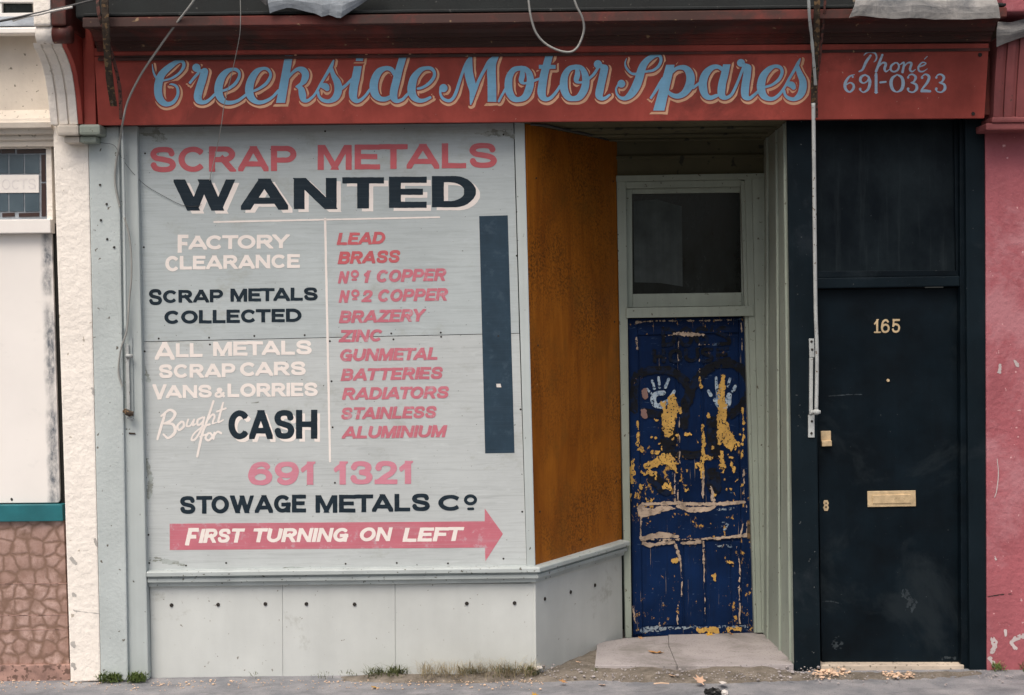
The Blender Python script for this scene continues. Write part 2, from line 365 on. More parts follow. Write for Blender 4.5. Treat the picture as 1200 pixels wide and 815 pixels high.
def clone(o, loc=None, parent=None):
    c = o.copy(); COL.objects.link(c); c.parent = parent if parent else o.parent
    if loc is not None: c.location = Vector(loc) - pbase(c.parent)
    return c

# ------------------------------------------------------------------ painted shapes: strokes -> distance field -> outline mesh lying on its surface
def vnoise(X, Y, f, seed):
    h = lambda i, j: np.modf(np.abs(np.sin(i * 127.1 + j * 311.7 + seed * 17.3) * 43758.5453))[0]
    x = X * f; y = Y * f; i = np.floor(x); j = np.floor(y); u = x - i; v = y - j; u = u * u * (3 - 2 * u); v = v * v * (3 - 2 * v)
    return (h(i, j) * (1 - u) + h(i + 1, j) * u) * (1 - v) + (h(i, j + 1) * (1 - u) + h(i + 1, j + 1) * u) * v - .5
def fbm(X, Y, f, seed, n=4): return sum(vnoise(X, Y, f * 2 ** k, seed + k) / 1.7 ** k for k in range(n))
def field(strokes, bounds, res):
    x0, y0, x1, y1 = bounds
    xs = np.arange(x0, x1 + res, res); ys = np.arange(y0, y1 + res, res); X, Y = np.meshgrid(xs, ys); F = np.full(X.shape, 99.0)
    for s in strokes:
        pts = s['p']; wm = max(p[2] for p in pts) / 2 + 7
        a0 = max(0, int((min(p[0] for p in pts) - wm - x0) / res)); a1 = int((max(p[0] for p in pts) + wm - x0) / res) + 2
        b0 = max(0, int((min(p[1] for p in pts) - wm - y0) / res)); b1 = int((max(p[1] for p in pts) + wm - y0) / res) + 2
        U = X[b0:b1, a0:a1]; V = Y[b0:b1, a0:a1]
        if U.size == 0: continue
        D = np.full(U.shape, 99.0); n = len(pts)
        if n == 1: D = np.hypot(U - pts[0][0], V - pts[0][1]) - pts[0][2] / 2
        for i in range(n - 1):
            ax, ay, aw = pts[i]; bx, by, bw = pts[i + 1]; dx, dy = bx - ax, by - ay; L2 = dx * dx + dy * dy
            if L2 < 1e-9: continue
            L = math.sqrt(L2); e0, e1 = s.get('ext', (0, 0)); fl = s.get('flat')
            if fl and i == 0: ax -= dx / L * e0; ay -= dy / L * e0
            if fl and i == n - 2: bx += dx / L * e1; by += dy / L * e1
            dx, dy = bx - ax, by - ay; L2 = dx * dx + dy * dy; L = math.sqrt(L2)
            t = np.clip(((U - ax) * dx + (V - ay) * dy) / L2, 0, 1)
            d = np.hypot(U - ax - t * dx, V - ay - t * dy) - (aw + (bw - aw) * t) / 2
            if fl and i == 0: d = np.maximum(d, -((U - ax) * dx + (V - ay) * dy) / L)
            if fl and i == n - 2: d = np.maximum(d, ((U - bx) * dx + (V - by) * dy) / L)
            D = np.minimum(D, d)
        c = s.get('clip')
        if c is not None:
            Ux = U - c[4] * (c[3] - V) if len(c) > 4 else U
            D = np.maximum(D, np.maximum(np.maximum(c[0] - Ux, Ux - c[2]), np.maximum(c[1] - V, V - c[3])))
        F[b0:b1, a0:a1] = np.minimum(F[b0:b1, a0:a1], D)
    return F, X, Y
def contour(F, bounds, res):
    """polygons (photo pixels) of the area where F < 0"""
    x0, y0 = bounds[:2]; ins = F < 0; V = []; Fc = []
    full = ins[:-1, :-1] & ins[1:, :-1] & ins[:-1, 1:] & ins[1:, 1:]; any_ = ins[:-1, :-1] | ins[1:, :-1] | ins[:-1, 1:] | ins[1:, 1:]
    for j in range(full.shape[0]):
        r = full[j]
        if not any_[j].any(): continue
        d = np.diff(np.concatenate(([0], r.astype(np.int8), [0]))); a = np.where(d == 1)[0]; b = np.where(d == -1)[0]
        for s, e in zip(a, b):
            k = len(V); V += [(x0 + s * res, y0 + j * res), (x0 + s * res, y0 + (j + 1) * res), (x0 + e * res, y0 + (j + 1) * res), (x0 + e * res, y0 + j * res)]; Fc.append((k, k + 1, k + 2, k + 3))
        for i in np.where(any_[j] & ~r)[0]:
            c = [(i, j), (i, j + 1), (i + 1, j + 1), (i + 1, j)]; poly = []
            for q in range(4):
                (ia, ja), (ib, jb) = c[q], c[(q + 1) % 4]; fa, fb = F[ja, ia], F[jb, ib]
                if fa < 0: poly.append((x0 + ia * res, y0 + ja * res))
                if (fa < 0) != (fb < 0):
                    t = fa / (fa - fb); poly.append((x0 + (ia + t * (ib - ia)) * res, y0 + (ja + t * (jb - ja)) * res))
            if len(poly) >= 3: k = len(V); V += poly; Fc.append(tuple(range(k, k + len(poly))))
    return V, Fc
def sheet(name, F, bounds, res, Yf, mat, parent, label=None):
    V, Fc = contour(F, bounds, res)
    if not Fc: return None
    return link(name, [P(x, y, Yf(y) if callable(Yf) else Yf) for x, y in V], Fc, mat, parent, fix=False, label=label)
def bounds_of(strokes, pad=8):
    xs = [p[0] for s in strokes for p in s['p']]; ys = [p[1] for s in strokes for p in s['p']]; w = max(p[2] for s in strokes for p in s['p']) / 2
    return (min(xs) - w - pad, min(ys) - w - pad, max(xs) + w + pad, max(ys) + w + pad)
def painted(name, strokes, Yf, mat, parent, res=.45, wob=.0, grow=0.0, rough=None, label=None, seed=1, rag=None):
    b = bounds_of(strokes); F, X, Y = field(strokes, b, res); F = F - grow
    if wob: F = F + wob * 2 * vnoise(X, Y, .25, seed)
    if rag: F = F + rag[0] * fbm(X * rag[2], Y * rag[3], rag[1], seed, 5)
    if rough: F = np.maximum(F, rough(X, Y))
    return sheet(name, F, b, res, Yf, mat, parent, label)
def tr(pts, o, s): return [(o[0] + p[0] / s, o[1] + p[1] / s, p[2] / s) for p in pts]
def sk(pts, o=(0, 0), s=1.0, smooth=True, **k):
    q = tr(pts, o, s)
    return dict(p=[tuple(v) for v in catmull(q, 7)] if smooth and len(q) > 2 else q, **k)

# ------------------------------------------------------------------ sign-writer's block capitals
def arc(cx, cy, rx, ry, a0, a1, n=16): return [(cx + rx * math.cos(rad(a)), cy + ry * math.sin(rad(a))) for a in np.linspace(a0, a1, n)]
def cm(p): return [tuple(v) for v in catmull(p, 5)]
_six = cm([(.92, .84), (.75, .97), (.5, 1), (.2, .88), (.05, .62), (.0, .35), (.14, .08), (.5, 0), (.86, .08), (1, .31), (.86, .54), (.5, .62), (.16, .52), (.02, .36)])
G = {
 'A': (.98, [('L', [(-.02, 0), (.5, 1.08)], 1), ('L', [(.5, 1.08), (1.02, 0)], 1.05), ('L', [(.2, .24), (.8, .24)], 1)]),
 'B': (.82, [('L', [(0, 0), (0, 1)], 1), ('C', [(0, 1), (.55, 1)] + arc(.58, .77, .36, .23, 90, -90) + [(0, .54)], 1), ('C', [(0, .54), (.55, .54)] + arc(.62, .27, .38, .27, 90, -90) + [(0, 0)], 1)]),
 'C': (.90, [('C', arc(.52, .5, .52, .5, 40, 320, 26), 1)]),
 'D': (.90, [('L', [(0, 0), (0, 1)], 1), ('C', [(0, 1), (.4, 1)] + arc(.42, .5, .58, .5, 90, -90) + [(0, 0)], 1)]),
 'E': (.72, [('L', [(0, 0), (0, 1)], 1), ('L', [(0, 1), (1, 1)], 1), ('L', [(0, .52), (.86, .52)], 1), ('L', [(0, 0), (1, 0)], 1)]),
 'F': (.68, [('L', [(0, 0), (0, 1)], 1), ('L', [(0, 1), (1, 1)], 1), ('L', [(0, .5), (.84, .5)], 1)]),
 'G': (.92, [('C', arc(.52, .5, .52, .5, 42, 325, 26), 1), ('L', [(.6, .44), (1, .44)], 1), ('L', [(.98, .44), (.98, .04)], .9)]),
 'H': (.88, [('L', [(0, 0), (0, 1)], 1), ('L', [(1, 0), (1, 1)], 1), ('L', [(0, .5), (1, .5)], 1)]),
 'I': (0, [('L', [(.5, 0), (.5, 1)], 1)]),
 'L': (.68, [('L', [(0, 0), (0, 1)], 1), ('L', [(0, 0), (1, 0)], 1)]),
 'M': (1.06, [('L', [(0, 0), (0, 1)], .95), ('L', [(.06, 1.1), (.5, .0)], .9), ('L', [(.5, .0), (.94, 1.1)], .9), ('L', [(1, 0), (1, 1)], .95)]),
 'N': (.90, [('L', [(0, 0), (0, 1)], .9), ('L', [(.03, 1.08), (.97, -.08)], 1), ('L', [(1, 0), (1, 1)], .9)]),
 'O': (.98, [('C', arc(.5, .5, .5, .5, 90, 450, 32), 1)]),
 'P': (.80, [('L', [(0, 0), (0, 1)], 1), ('C', [(0, 1), (.55, 1)] + arc(.62, .71, .38, .29, 90, -90) + [(0, .42)], 1)]),
 'R': (.86, [('L', [(0, 0), (0, 1)], 1), ('C', [(0, 1), (.55, 1)] + arc(.6, .735, .36, .265, 90, -90) + [(0, .47)], 1), ('L', [(.5, .5), (1.0, -.08)], 1)]),
 'S': (.82, [('C', cm([(.96, .76), (.84, .95), (.5, 1.0), (.14, .94), (.02, .75), (.16, .58), (.5, .51), (.86, .42), (1.0, .24), (.86, .05), (.5, 0), (.15, .06), (.01, .26)]), 1)]),
 'T': (.82, [('L', [(.5, 0), (.5, 1)], 1), ('L', [(-.05, 1), (1.05, 1)], 1)]),
 'U': (.88, [('C', [(0, 1.1), (0, .7)] + arc(.5, .36, .5, .36, 180, 360) + [(1, .7), (1, 1.1)], 1)]),
 'V': (.96, [('L', [(-.02, 1.05), (.5, -.08)], 1.05), ('L', [(.5, -.08), (1.02, 1.05)], 1)]),
 'W': (1.42, [('L', [(-.0, 1.05), (.27, -.08)], 1.1), ('L', [(.27, -.08), (.5, 1.05)], .8), ('L', [(.5, 1.05), (.75, -.08)], 1.1), ('L', [(.75, -.08), (1.0, 1.05)], .8)]),
 'Y': (.92, [('L', [(-.02, 1.08), (.5, .42)], 1), ('L', [(1.02, 1.08), (.5, .42)], .95), ('L', [(.5, .45), (.5, 0)], 1)]),
 'Z': (.80, [('L', [(0, 1), (1, 1)], 1), ('L', [(1.0, 1.02), (0, -.02)], 1), ('L', [(0, 0), (1, 0)], 1)]),
 '&': (.86, [('C', cm([(1.02, .0), (.42, .62), (.26, .86), (.45, 1.0), (.64, .85), (.5, .64), (.14, .42), (.02, .2), (.18, .0), (.46, .0), (.76, .22), (.92, .5)]), 1)]),
 '0': (.76, [('C', arc(.5, .5, .5, .5, 90, 450, 32), 1)]),
 '1': (.34, [('L', [(.75, 0), (.75, 1)], 1), ('L', [(-.1, .72), (.75, .98)], .8)]),
 '2': (.78, [('C', cm([(.02, .70), (.14, .93), (.5, 1), (.88, .92), (.97, .70), (.8, .47), (.42, .25), (.05, .0)]), 1), ('L', [(0, 0), (1, 0)], 1)]),
 '3': (.78, [('C', cm([(.04, .76), (.18, .95), (.5, 1), (.86, .92), (.94, .75), (.82, .58), (.42, .53)]), 1), ('C', cm([(.42, .53), (.86, .45), (1, .26), (.86, .06), (.5, 0), (.15, .06), (.01, .26)]), 1)]),
 '5': (.76, [('L', [(.95, 1), (.15, 1)], 1), ('L', [(.16, 1), (.08, .5)], .9), ('C', cm([(.08, .5), (.3, .63), (.55, .64), (.88, .54), (1, .32), (.85, .08), (.5, 0), (.15, .06), (.01, .24)]), 1)]),
 '6': (.80, [('C', _six, 1)]), '9': (.80, [('C', [(1 - a, 1 - b) for a, b in _six], 1)]),
}
KERN = {p: -.13 for p in 'AT TA LT CT CTO AV VA LY RY AC CA TO OT FA FT ET VE AY'.split()}
def caps(text, x0, x1, b0, b1, h, wv=.2, wh=.165, shear=0.0, gap=.13, space=.42, dy=0.0, only=None):
    """strokes for a run of capitals from x0 to x1 (photo px); b0, b1 the baseline at its ends; h the cap height"""
    tot = sum((space if c == ' ' else G[c][0] + wv) for c in text); tot += gap * (len(text) - 1) + sum(KERN.get(text[i:i + 2], 0) for i in range(len(text) - 1))
    kx = (x1 - x0 - shear * h) / (tot * h); out = []; x = 0.0; wvp = wv * h * (.45 + .55 * kx); whp = wh * h
    for ci, c in enumerate(text):
        if c == ' ': x += (space + gap) * h * kx; continue
        gw = (G[c][0] + wv) * h * kx
        base = b0 + (b1 - b0) * ((x + gw / 2) / max(1, x1 - x0)); xa = x0 + x
        def mp(u, v):
            X = xa + wvp / 2 + u * max(0.0, gw - wvp) if gw > wvp * 1.01 else xa + gw / 2
            Yv = whp / 2 + v * (h - whp); return X + shear * Yv, base - Yv
        for ty, pts, m in G[c][1]:
            q = [mp(*p) for p in pts]; w = []
            for i in range(len(q)):
                a = q[max(0, i - 1)]; b_ = q[min(len(q) - 1, i + 1)]
                ddx = abs(b_[0] - a[0] - shear * (a[1] - b_[1])); ddy = abs(b_[1] - a[1]); k = ddy / (ddx + ddy + 1e-9)
                w.append((whp + (wvp - whp) * min(1, k * 1.15)) * m)
            pad = .0 if ty == 'L' else .012 * h
            out.append(dict(p=[(a[0], a[1], ww) for a, ww in zip(q, w)], flat=True, ext=tuple((max(wvp, whp) * (1.1 if (p[1] < .03 or p[1] > .97) and abs(pts[0][0] - pts[-1][0]) > .1 and abs(pts[0][1] - pts[-1][1]) > .1 else .5) if ty == 'L' else 0.0) for p in (pts[0], pts[-1])),
                            clip=(xa - .3, base - h - pad, xa + gw + .3, base + pad, shear)))
        x += gw + (gap + KERN.get(text[ci:ci + 2], 0)) * h * kx
    return out

# ================================================================== THE SETTING
def ground_sheet(name, x0, x1, y0, y1, z, mat, nx, ny, amp):
    vs = []; fs = []
    for j in range(ny + 1):
        for i in range(nx + 1):
            x = x0 + (x1 - x0) * i / nx; y = y0 + (y1 - y0) * j / ny
            vs.append((x, y, z + amp * mnoise.noise((x * 1.3, y * 1.3, 3))))
    for j in range(ny):
        for i in range(nx): a = j * (nx + 1) + i; fs.append((a, a + 1, a + nx + 2, a + nx + 1))
    return link(name, vs, fs, mat, None, smooth=True, fix=False)
tag(ground_sheet('road', -150, 150, -150, 150, -.13, M['road'], 6, 6, 0), kind='structure')
tag(ground_sheet('pavement', -6, 6, -2.6, .06, 0, M['pavement'], 120, 30, .006), kind='structure')
tag(box('kerb', (-6, -2.75, -.13), (6, -2.6, .003), M['stone'], None, .012), kind='structure')

# ================================================================== THE SHOP BUILDING
shop = root('shop_building', 'grey shopfront with boarded window, recessed blue door and black side door under a red sign', 'shop')
SH = lambda *a, **k: prism(*a, parent=shop, **k)
ztop_wall = 5.6
X_L, X_R = XY(105, 500, .2), XY(1153, 500, .2)
ZS = P(722, 167, .85).z                       # height of the entrance soffit
box('upper_wall', (X_L, .12, ZS + .02), (X_R, .5, ztop_wall), M['brick'], shop)
box('back_wall', (X_L, 1.3, -.1), (X_R, 1.5, ZS + .02), M['dark'], shop)
box('shop_floor', (X_L, .07, -.09), (X_R, 1.3, -.055), M['dirt'], shop)

SH('pilaster', [(103, 150), (118, 798), (150, 798), (139, 148)], -.07, .3, M['pilaster_grey'], bevel=.008)
SH('window_stile', [(139.6, 148), (150.5, 797), (174, 797), (160.5, 147)], -.045, .2, M['wood_grey'], bevel=.006)
box('window_backing', (XY(160, 400, .05), .04, -.05), (XY(618, 400, .05), .07, ZS), M['dark'], shop)
SH('window_mullion', [(602.5, 140), (617.5, 666), (627.5, 666), (614.5, 140)], -.012, .07, M['wood_grey'], bevel=.004)
# bolts: little dark discs on the stall riser
riser = []
box('riser_backing', (XY(176, 700, .02), .0165, -.06), (XY(624, 700, .02), .039, ZY(686, .02, 400)), M['riser_grey'], shop, 0)
for i, (xa, xb, xc, xd) in enumerate([(175.5, 330.8, 331.3, 178.5), (331.3, 462.8, 463.3, 331.8), (463.3, 624.5, 625.5, 463.8)]):
    riser.append(SH('stall_riser_panel', [(xa, 684), (xd, 800), (xc, 800), (xb, 684)], .012, .04, M['riser_grey'], bevel=.002))
bolt0 = disc('bolt', P(201, 709.5, .011), .0105, M['hole'], riser[0], .004)
for k, (x, y) in enumerate([(255.6, 708.8), (311, 708), (359, 708), (415.5, 708.5), (547, 707.5), (603, 707)]):
    clone(bolt0, P(x, y, .011), riser[0 if k < 2 else 1 if k < 4 else 2])
# sill moulding returning along the splay
YD = .85
A = P(626.5, 682, 0.0); B = P(729, 643, YD)
ax, bx_ = A.x, B.x
sv = Vector((bx_ - ax, YD, 0)).normalized(); sn = Vector((sv.y, -sv.x, 0))     # splay direction, outward normal (towards the door side)
mit = (Vector((0, -1, 0)) + sn).normalized(); mit = mit / mit.dot(Vector((0, -1, 0)))
z0, z1 = ZY(686, -.03, 400), ZY(667, -.03, 400); hh = z1 - z0
prof = [(-.03, z0), (.012, z0), (.016, z0 + .25 * hh), (.034, z0 + .30 * hh), (.034, z0 + .52 * hh), (.024, z0 + .56 * hh), (.026, z0 + .66 * hh), (.05, z0 + .70 * hh), (.05, z0 + .93 * hh), (.044, z1), (-.03, z1 + .004)]
sweep('window_sill', prof, [(XY(173, 680, -.03), 0, 0, -1), (ax, 0, mit.x, mit.y), (bx_ + .0, YD - .02, sn.x, sn.y)], M['sill_grey'], shop, bevel=.0015)
# splay: stall riser below, bare plywood above
def slab3(name, quad, nrm, th, mat, parent, **k):
    q = [Vector(v) for v in quad]; n = len(q); b = [v - nrm * th for v in q]
    return link(name, q + b, [tuple(range(n)), tuple(range(2 * n - 1, n - 1, -1))] + [(i, i + n, (i + 1) % n + n, (i + 1) % n) for i in range(n)], mat, parent, **k)
At, Bt = P(616, 141, .0), P(723, 166, YD)
zb = z0 + .4 * hh
spl = slab3('splay_riser_panel', [(ax + .004, .004, -.06), (bx_ - .002, YD, -.06), (bx_ - .002, YD, zb), (ax + .004, .004, zb)], sn, .03, M['riser_grey'], shop, bevel=.002)
for x, y, t in [(637.5, 702, .10), (667, 694, .38), (696.5, 686, .66)]:
    p = Vector((ax, 0, 0)).lerp(Vector((bx_, YD, 0)), t); p.z = P(x, y, p.y).z
    o = clone(bolt0, p + sn * .002, spl); o.rotation_euler = (0, 0, math.atan2(sv.y, sv.x))
slab3('plywood_panel', [(A.x + .002, .003, z1 - .01), (B.x, YD, z1 - .01), (Bt.x, YD, ZS), (At.x + .004, .003, ZS)], sn, .018, M['plywood'], shop, bevel=.001)
for t, zz in ((.06, .12), (.06, .5), (.06, .88), (.93, .15), (.93, .55), (.93, .9), (.5, .03)):
    p = Vector((A.x, .003, 0)).lerp(Vector((B.x, YD, 0)), t); p.z = z1 + (ZS - z1) * zz
    o = disc('nail', p + sn * .001, .006, M['hole'], shop, .002, 8); o.rotation_euler = (0, 0, math.atan2(sv.y, sv.x))
# entrance lobby
XRV0, XRV1 = P(925.5, 450, 0).x, P(894, 450, YD).x
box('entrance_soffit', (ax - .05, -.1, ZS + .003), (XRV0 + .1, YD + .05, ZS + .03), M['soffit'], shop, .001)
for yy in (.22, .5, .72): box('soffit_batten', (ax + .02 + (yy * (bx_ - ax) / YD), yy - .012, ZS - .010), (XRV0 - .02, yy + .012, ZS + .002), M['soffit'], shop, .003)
DF = M['lobby_grey']
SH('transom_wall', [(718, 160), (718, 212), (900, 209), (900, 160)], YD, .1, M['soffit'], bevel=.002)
SH('transom_moulding', [(722, 206), (722, 213), (897, 210), (897, 203)], YD - .03, .03, DF, bevel=.003)
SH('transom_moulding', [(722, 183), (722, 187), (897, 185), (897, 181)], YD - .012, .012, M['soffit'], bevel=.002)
SH('door_jamb', [(722.5, 213), (733, 748), (740.5, 748), (733.5, 213)], YD - .02, .1, DF, bevel=.004)
SH('door_jamb', [(868, 211), (872.5, 213), (887, 742), (884, 742)], YD - .005, .09, DF, bevel=.003)
SH('door_jamb', [(872.8, 209), (887.3, 742), (893, 742), (881, 209)], YD - .022, .1, DF, bevel=.004)
SH('door_jamb', [(881.4, 209), (893.3, 742), (899, 742), (896, 209)], YD - .034, .12, DF, bevel=.004)
SH('door_head', [(733.5, 213.3), (733.5, 221), (868, 218.7), (868, 211)], YD - .01, .09, DF, bevel=.003)
SH('transom_rail', [(733.8, 361), (733.8, 373), (883.5, 370.5), (882, 358.7)], YD - .035, .12, DF, bevel=.004)
fan = SH('fanlight', [(733, 220), (733.5, 362), (883, 360), (880, 217)], YD + .055, .02, M['dark'], bevel=0)
for poly, yy in [([(733, 216.5), (735, 360.5), (741.5, 360.5), (740.5, 216.5)], .03), ([(867.4, 214.5), (869.4, 359), (883.2, 359), (880.6, 214.5)], .03),
                 ([(740.6, 216.6), (740.7, 227.4), (867.5, 225.8), (867.3, 214.6)], .028), ([(741.4, 344.8), (741.6, 360.5), (869.3, 358.6), (869.2, 343)], .022)]:
    prism('fanlight_frame', poly, YD + yy, .03, DF, fan, bevel=.003)
M['painted_reflection'] = paint('grey_reflection_tone', (.062, .074, .072), .6, .3, 8, .4, (30, 30, 1.5), spec=.1)  # added panel, its streaky grey paints a pale reflection on the fanlight glass
prism('painted_reflection', [(742.5, 236), (743.5, 331), (775, 332), (800, 336), (799, 242), (770, 234)], YD + .0465, .001, M['painted_reflection'], fan, bevel=0)
prism('glass', [(739, 226), (741, 345), (871, 343), (869, 224)], YD + .048, .004, M['glass'], fan, bevel=0)

# blue planked door
def DY(off=0): return YD + .035 + off
door = SH('blue_door', [(735.5, 373.5), (741.5, 747), (886.5, 742), (882.5, 371)], DY(.012), .03, M['door_blue'], bevel=.002, label='battered dark blue plank door with white handprints and peeling paint')
dr = dict(parent=door, bevel=.0025)
def dl(x, y):                                 # door edges lean: fraction across the door -> pixel
    t = (y - 373) / 372; xl = 736 + 6 * t; xr = 882.5 + 4 * t; return xl + (xr - xl) * x
def dpoly(x0, y0, x1, y1): return [(dl(x0, y0), y0), (dl(x0, y1), y1), (dl(x1, y1), y1 - (x1 - x0) * 4), (dl(x1, y0), y0 - (x1 - x0) * 2)]
prism('door_stile', dpoly(0, 374, .075, 744), DY(), .012, M['door_blue'], **dr)
prism('door_stile', dpoly(.885, 372.5, 1, 742.5), DY(), .012, M['door_blue'], **dr)
prism('door_rail', dpoly(.077, 374, .883, 393), DY(), .012, M['door_blue'], **dr)
prism('door_rail', dpoly(.077, 592, .883, 634), DY(), .012, M['door_blue'], **dr)
prism('door_rail', dpoly(.077, 735, .883, 746), DY(), .012, M['door_blue'], **dr)
for xa, xb, ya, yb in [(.08, .375, 394, 591), (.38, .395, 394, 591), (.40, .575, 394, 591), (.58, .595, 394, 591), (.60, .88, 394, 591),
                       (.08, .40, 635, 734), (.405, .418, 635, 734), (.423, .575, 635, 734), (.58, .593, 635, 734), (.598, .80, 635, 734), (.805, .88, 635, 734)]:
    w = xb - xa < .03; xa += .004; xb -= .004
    prism('bead' if w else 'plank', dpoly(xa, ya, xb, yb), DY(.002 if w else .007), .006, M['door_blue'], **dr)
lock = prism('lock', [(875.5, 610), (875.5, 632), (885, 632), (885, 609)], DY(-.004), .005, M['rust'], door, bevel=.002)
disc('keyhole', P(880, 616, DY(-.005)), .008, M['dark'], lock, .003)
disc('keyhole', P(880, 626, DY(-.005)), .006, M['dark'], lock, .003)
# paint on the door (zoomed-photo coordinates: origin 720,365 scale 4.178 and origin 720,550 scale 3.881)
o1, s1 = (720, 365), 4.178; o2, s2 = (720, 550), 3.881
YP = DY(-.0015)
def ragged(f, t, seed): return lambda X, Y: (fbm(X, Y, f, seed) - t) * 3
def blob(o, s, *c): return [dict(p=[(o[0] + x / s, o[1] + y / s, d / s) for x, y, d in c])]
ga = []
for pts in ([(95, 480, 40), (105, 330, 45), (170, 292, 42), (265, 290, 42), (335, 330, 45), (372, 400, 45), (345, 470, 40)], [(345, 450, 40), (400, 340, 45), (480, 270, 42), (575, 258, 42), (645, 310, 45), (662, 400, 45), (605, 480, 45), (560, 510, 40)],
            [(150, 495, 40), (235, 510, 42)], [(345, 480, 45), (342, 560, 40)]):
    ga.append(sk(pts, o1, s1))
for pts in ([(265, 585, 75), (262, 692, 75)], [(255, 690, 45), (330, 700, 40), (430, 705, 40)], [(483, 545, 62), (485, 690, 62)], [(190, 820, 60), (250, 870, 70)], [(480, 800, 70), (490, 860, 70)]):
    ga.append(sk(pts, o1, s1, smooth=False))
painted('black_graffiti', ga, DY(-.0006), M['d_graff'], door, .6, 1.2, rough=ragged(.22, .42, 3), label='broad black brush strokes round the handprints')
gl = []
for pts in ([(240, 85, 20), (240, 165, 20)], [(240, 85, 20), (285, 95, 20), (295, 130, 20), (280, 160, 20), (240, 165, 20)], [(350, 85, 20), (325, 105, 20), (325, 150, 20), (350, 165, 20), (375, 145, 20), (372, 100, 20), (350, 85, 20)],
            [(450, 90, 18), (415, 85, 20), (400, 120, 20), (415, 158, 20), (450, 150, 20), (450, 125, 16), (430, 125, 14)], [(480, 75, 14), (475, 95, 12)], [(560, 85, 18), (520, 82, 20), (505, 105, 18), (550, 125, 20), (560, 155, 18), (510, 162, 18)],
            [(195, 195, 18), (198, 245, 20)], [(240, 190, 18), (240, 245, 20)], [(195, 222, 18), (240, 220, 18)], [(300, 190, 18), (275, 205, 18), (275, 235, 18), (300, 245, 18), (322, 232, 18), (320, 203, 18), (300, 190, 18)],
            [(350, 188, 18), (352, 230, 18), (380, 242, 18), (405, 225, 18), (405, 185, 18)], [(475, 188, 16), (440, 186, 18), (432, 205, 16), (472, 220, 18), (470, 240, 16), (430, 242, 16)], [(505, 186, 18), (508, 240, 18)], [(505, 188, 16), (555, 182, 16)], [(505, 214, 16), (545, 210, 16)], [(508, 240, 16), (560, 232, 16)]):
    gl.append(sk(pts, o1, s1, smooth=len(pts) > 3))
painted('black_graffiti', gl, DY(-.0004), M['d_graff'], door, .4, .6, rough=ragged(.35, .42, 5), label='faint black daubed words across the door top')
hand_l = [sk(p, o1, s1) for p in ([(185, 340, 13), (195, 378, 15)], [(216, 325, 13), (221, 372, 15)], [(266, 332, 12), (250, 372, 15)], [(160, 380, 9), (178, 402, 12)], [(293, 392, 16), (280, 415, 18)])]
hand_l += [sk([(240, 400, 24), (205, 405, 24), (190, 430, 28), (200, 458, 26), (225, 465, 20), (245, 455, 18)], o1, s1), sk([(228, 462, 30), (262, 440, 20)], o1, s1)]
hand_r = [sk(p, o1, s1) for p in ([(498, 325, 13), (502, 380, 17)], [(530, 330, 14), (528, 380, 18)], [(566, 330, 12), (556, 365, 15)], [(592, 368, 16), (580, 390, 17)], [(460, 390, 14), (472, 410, 17)])]
hand_r += [sk([(495, 435, 24), (520, 460, 36), (550, 455, 36), (562, 410, 24)], o1, s1), sk([(505, 385, 18), (508, 430, 20)], o1, s1)]
painted('handprint', hand_l, YP, M['d_hand'], door, .3, .25, rough=ragged(.5, .30, 9), label='white handprint nearer the plywood side of the door')
painted('handprint', hand_r, YP, M['d_hand'], door, .3, .25, rough=ragged(.5, .30, 12), label='white handprint smeared over with ochre')
oc = [sk(p, o1, s1) for p in ([(285, 420, 30), (285, 470, 52), (265, 530, 70), (262, 590, 50)], [(240, 450, 22), (245, 480, 25)], [(530, 322, 18), (525, 400, 34), (530, 480, 42), (522, 560, 42), (520, 640, 22)], [(540, 560, 40), (560, 640, 60), (590, 650, 30)],
                              [(525, 690, 16), (530, 760, 26)], [(155, 760, 30), (210, 740, 40), (250, 720, 50), (290, 750, 45)], [(215, 690, 16), (190, 695, 18)], [(430, 560, 10), (436, 640, 16), (432, 740, 18), (428, 812, 14)], [(350, 605, 16), (372, 600, 14)],
                              [(90, 735, 20), (85, 800, 26)], [(115, 540, 9), (118, 600, 9), (112, 680, 10)], [(318, 470, 8), (322, 500, 9)], [(418, 330, 8), (424, 368, 10)], [(460, 500, 12), (462, 515, 12)], [(628, 470, 8), (632, 560, 8), (626, 700, 8)], [(450, 715, 16), (470, 720, 16)], [(205, 530, 12), (210, 534, 12)])]
painted('number_plate', [sk([(652, 228, 30), (676, 228, 30)], o1, s1, flat=True)], DY(-.001), M['d_ochre'], door, .35, .2)
fr_ = random.Random(11)
for _ in range(65):
    fx = fr_.choice((fr_.uniform(60, 690), fr_.triangular(90, 420, 240), fr_.triangular(400, 640, 540))); fy = fr_.triangular(480, 960, 770); fw = fr_.choice((4, 5, 6, 7, 9, 12, 15))
    oc.append(dict(p=[(o1[0] + fx / s1, o1[1] + fy / s1, fw / s1), (o1[0] + (fx + fr_.uniform(-8, 8)) / s1, o1[1] + (fy + fr_.uniform(0, 16)) / s1, fw * .8 / s1)]))
oc += [sk(p, o2, s2) for p in ([(235, 75, 34), (245, 82, 30)], [(120, 75, 14), (122, 90, 12)], [(155, 15, 22), (180, 20, 20)], [(75, 10, 20), (80, 60, 14)], [(165, 130, 14), (170, 138, 12)], [(455, 485, 14), (458, 500, 14)], [(265, 418, 22), (285, 415, 20)], [(518, 422, 16), (532, 425, 12)], [(335, 88, 10), (336, 95, 9)], [(510, 90, 10), (515, 98, 10)], [(385, 735, 20), (450, 728, 26), (470, 742, 16)], [(520, 728, 18), (570, 726, 20)])]
painted('bare_patch', oc, DY(-.0022), M['d_ochre'], door, .35, .3, grow=.1, rag=(3.0, .3, 1, .8), seed=21, rough=ragged(.6, .30, 21), label='ochre patches where the blue has flaked off')
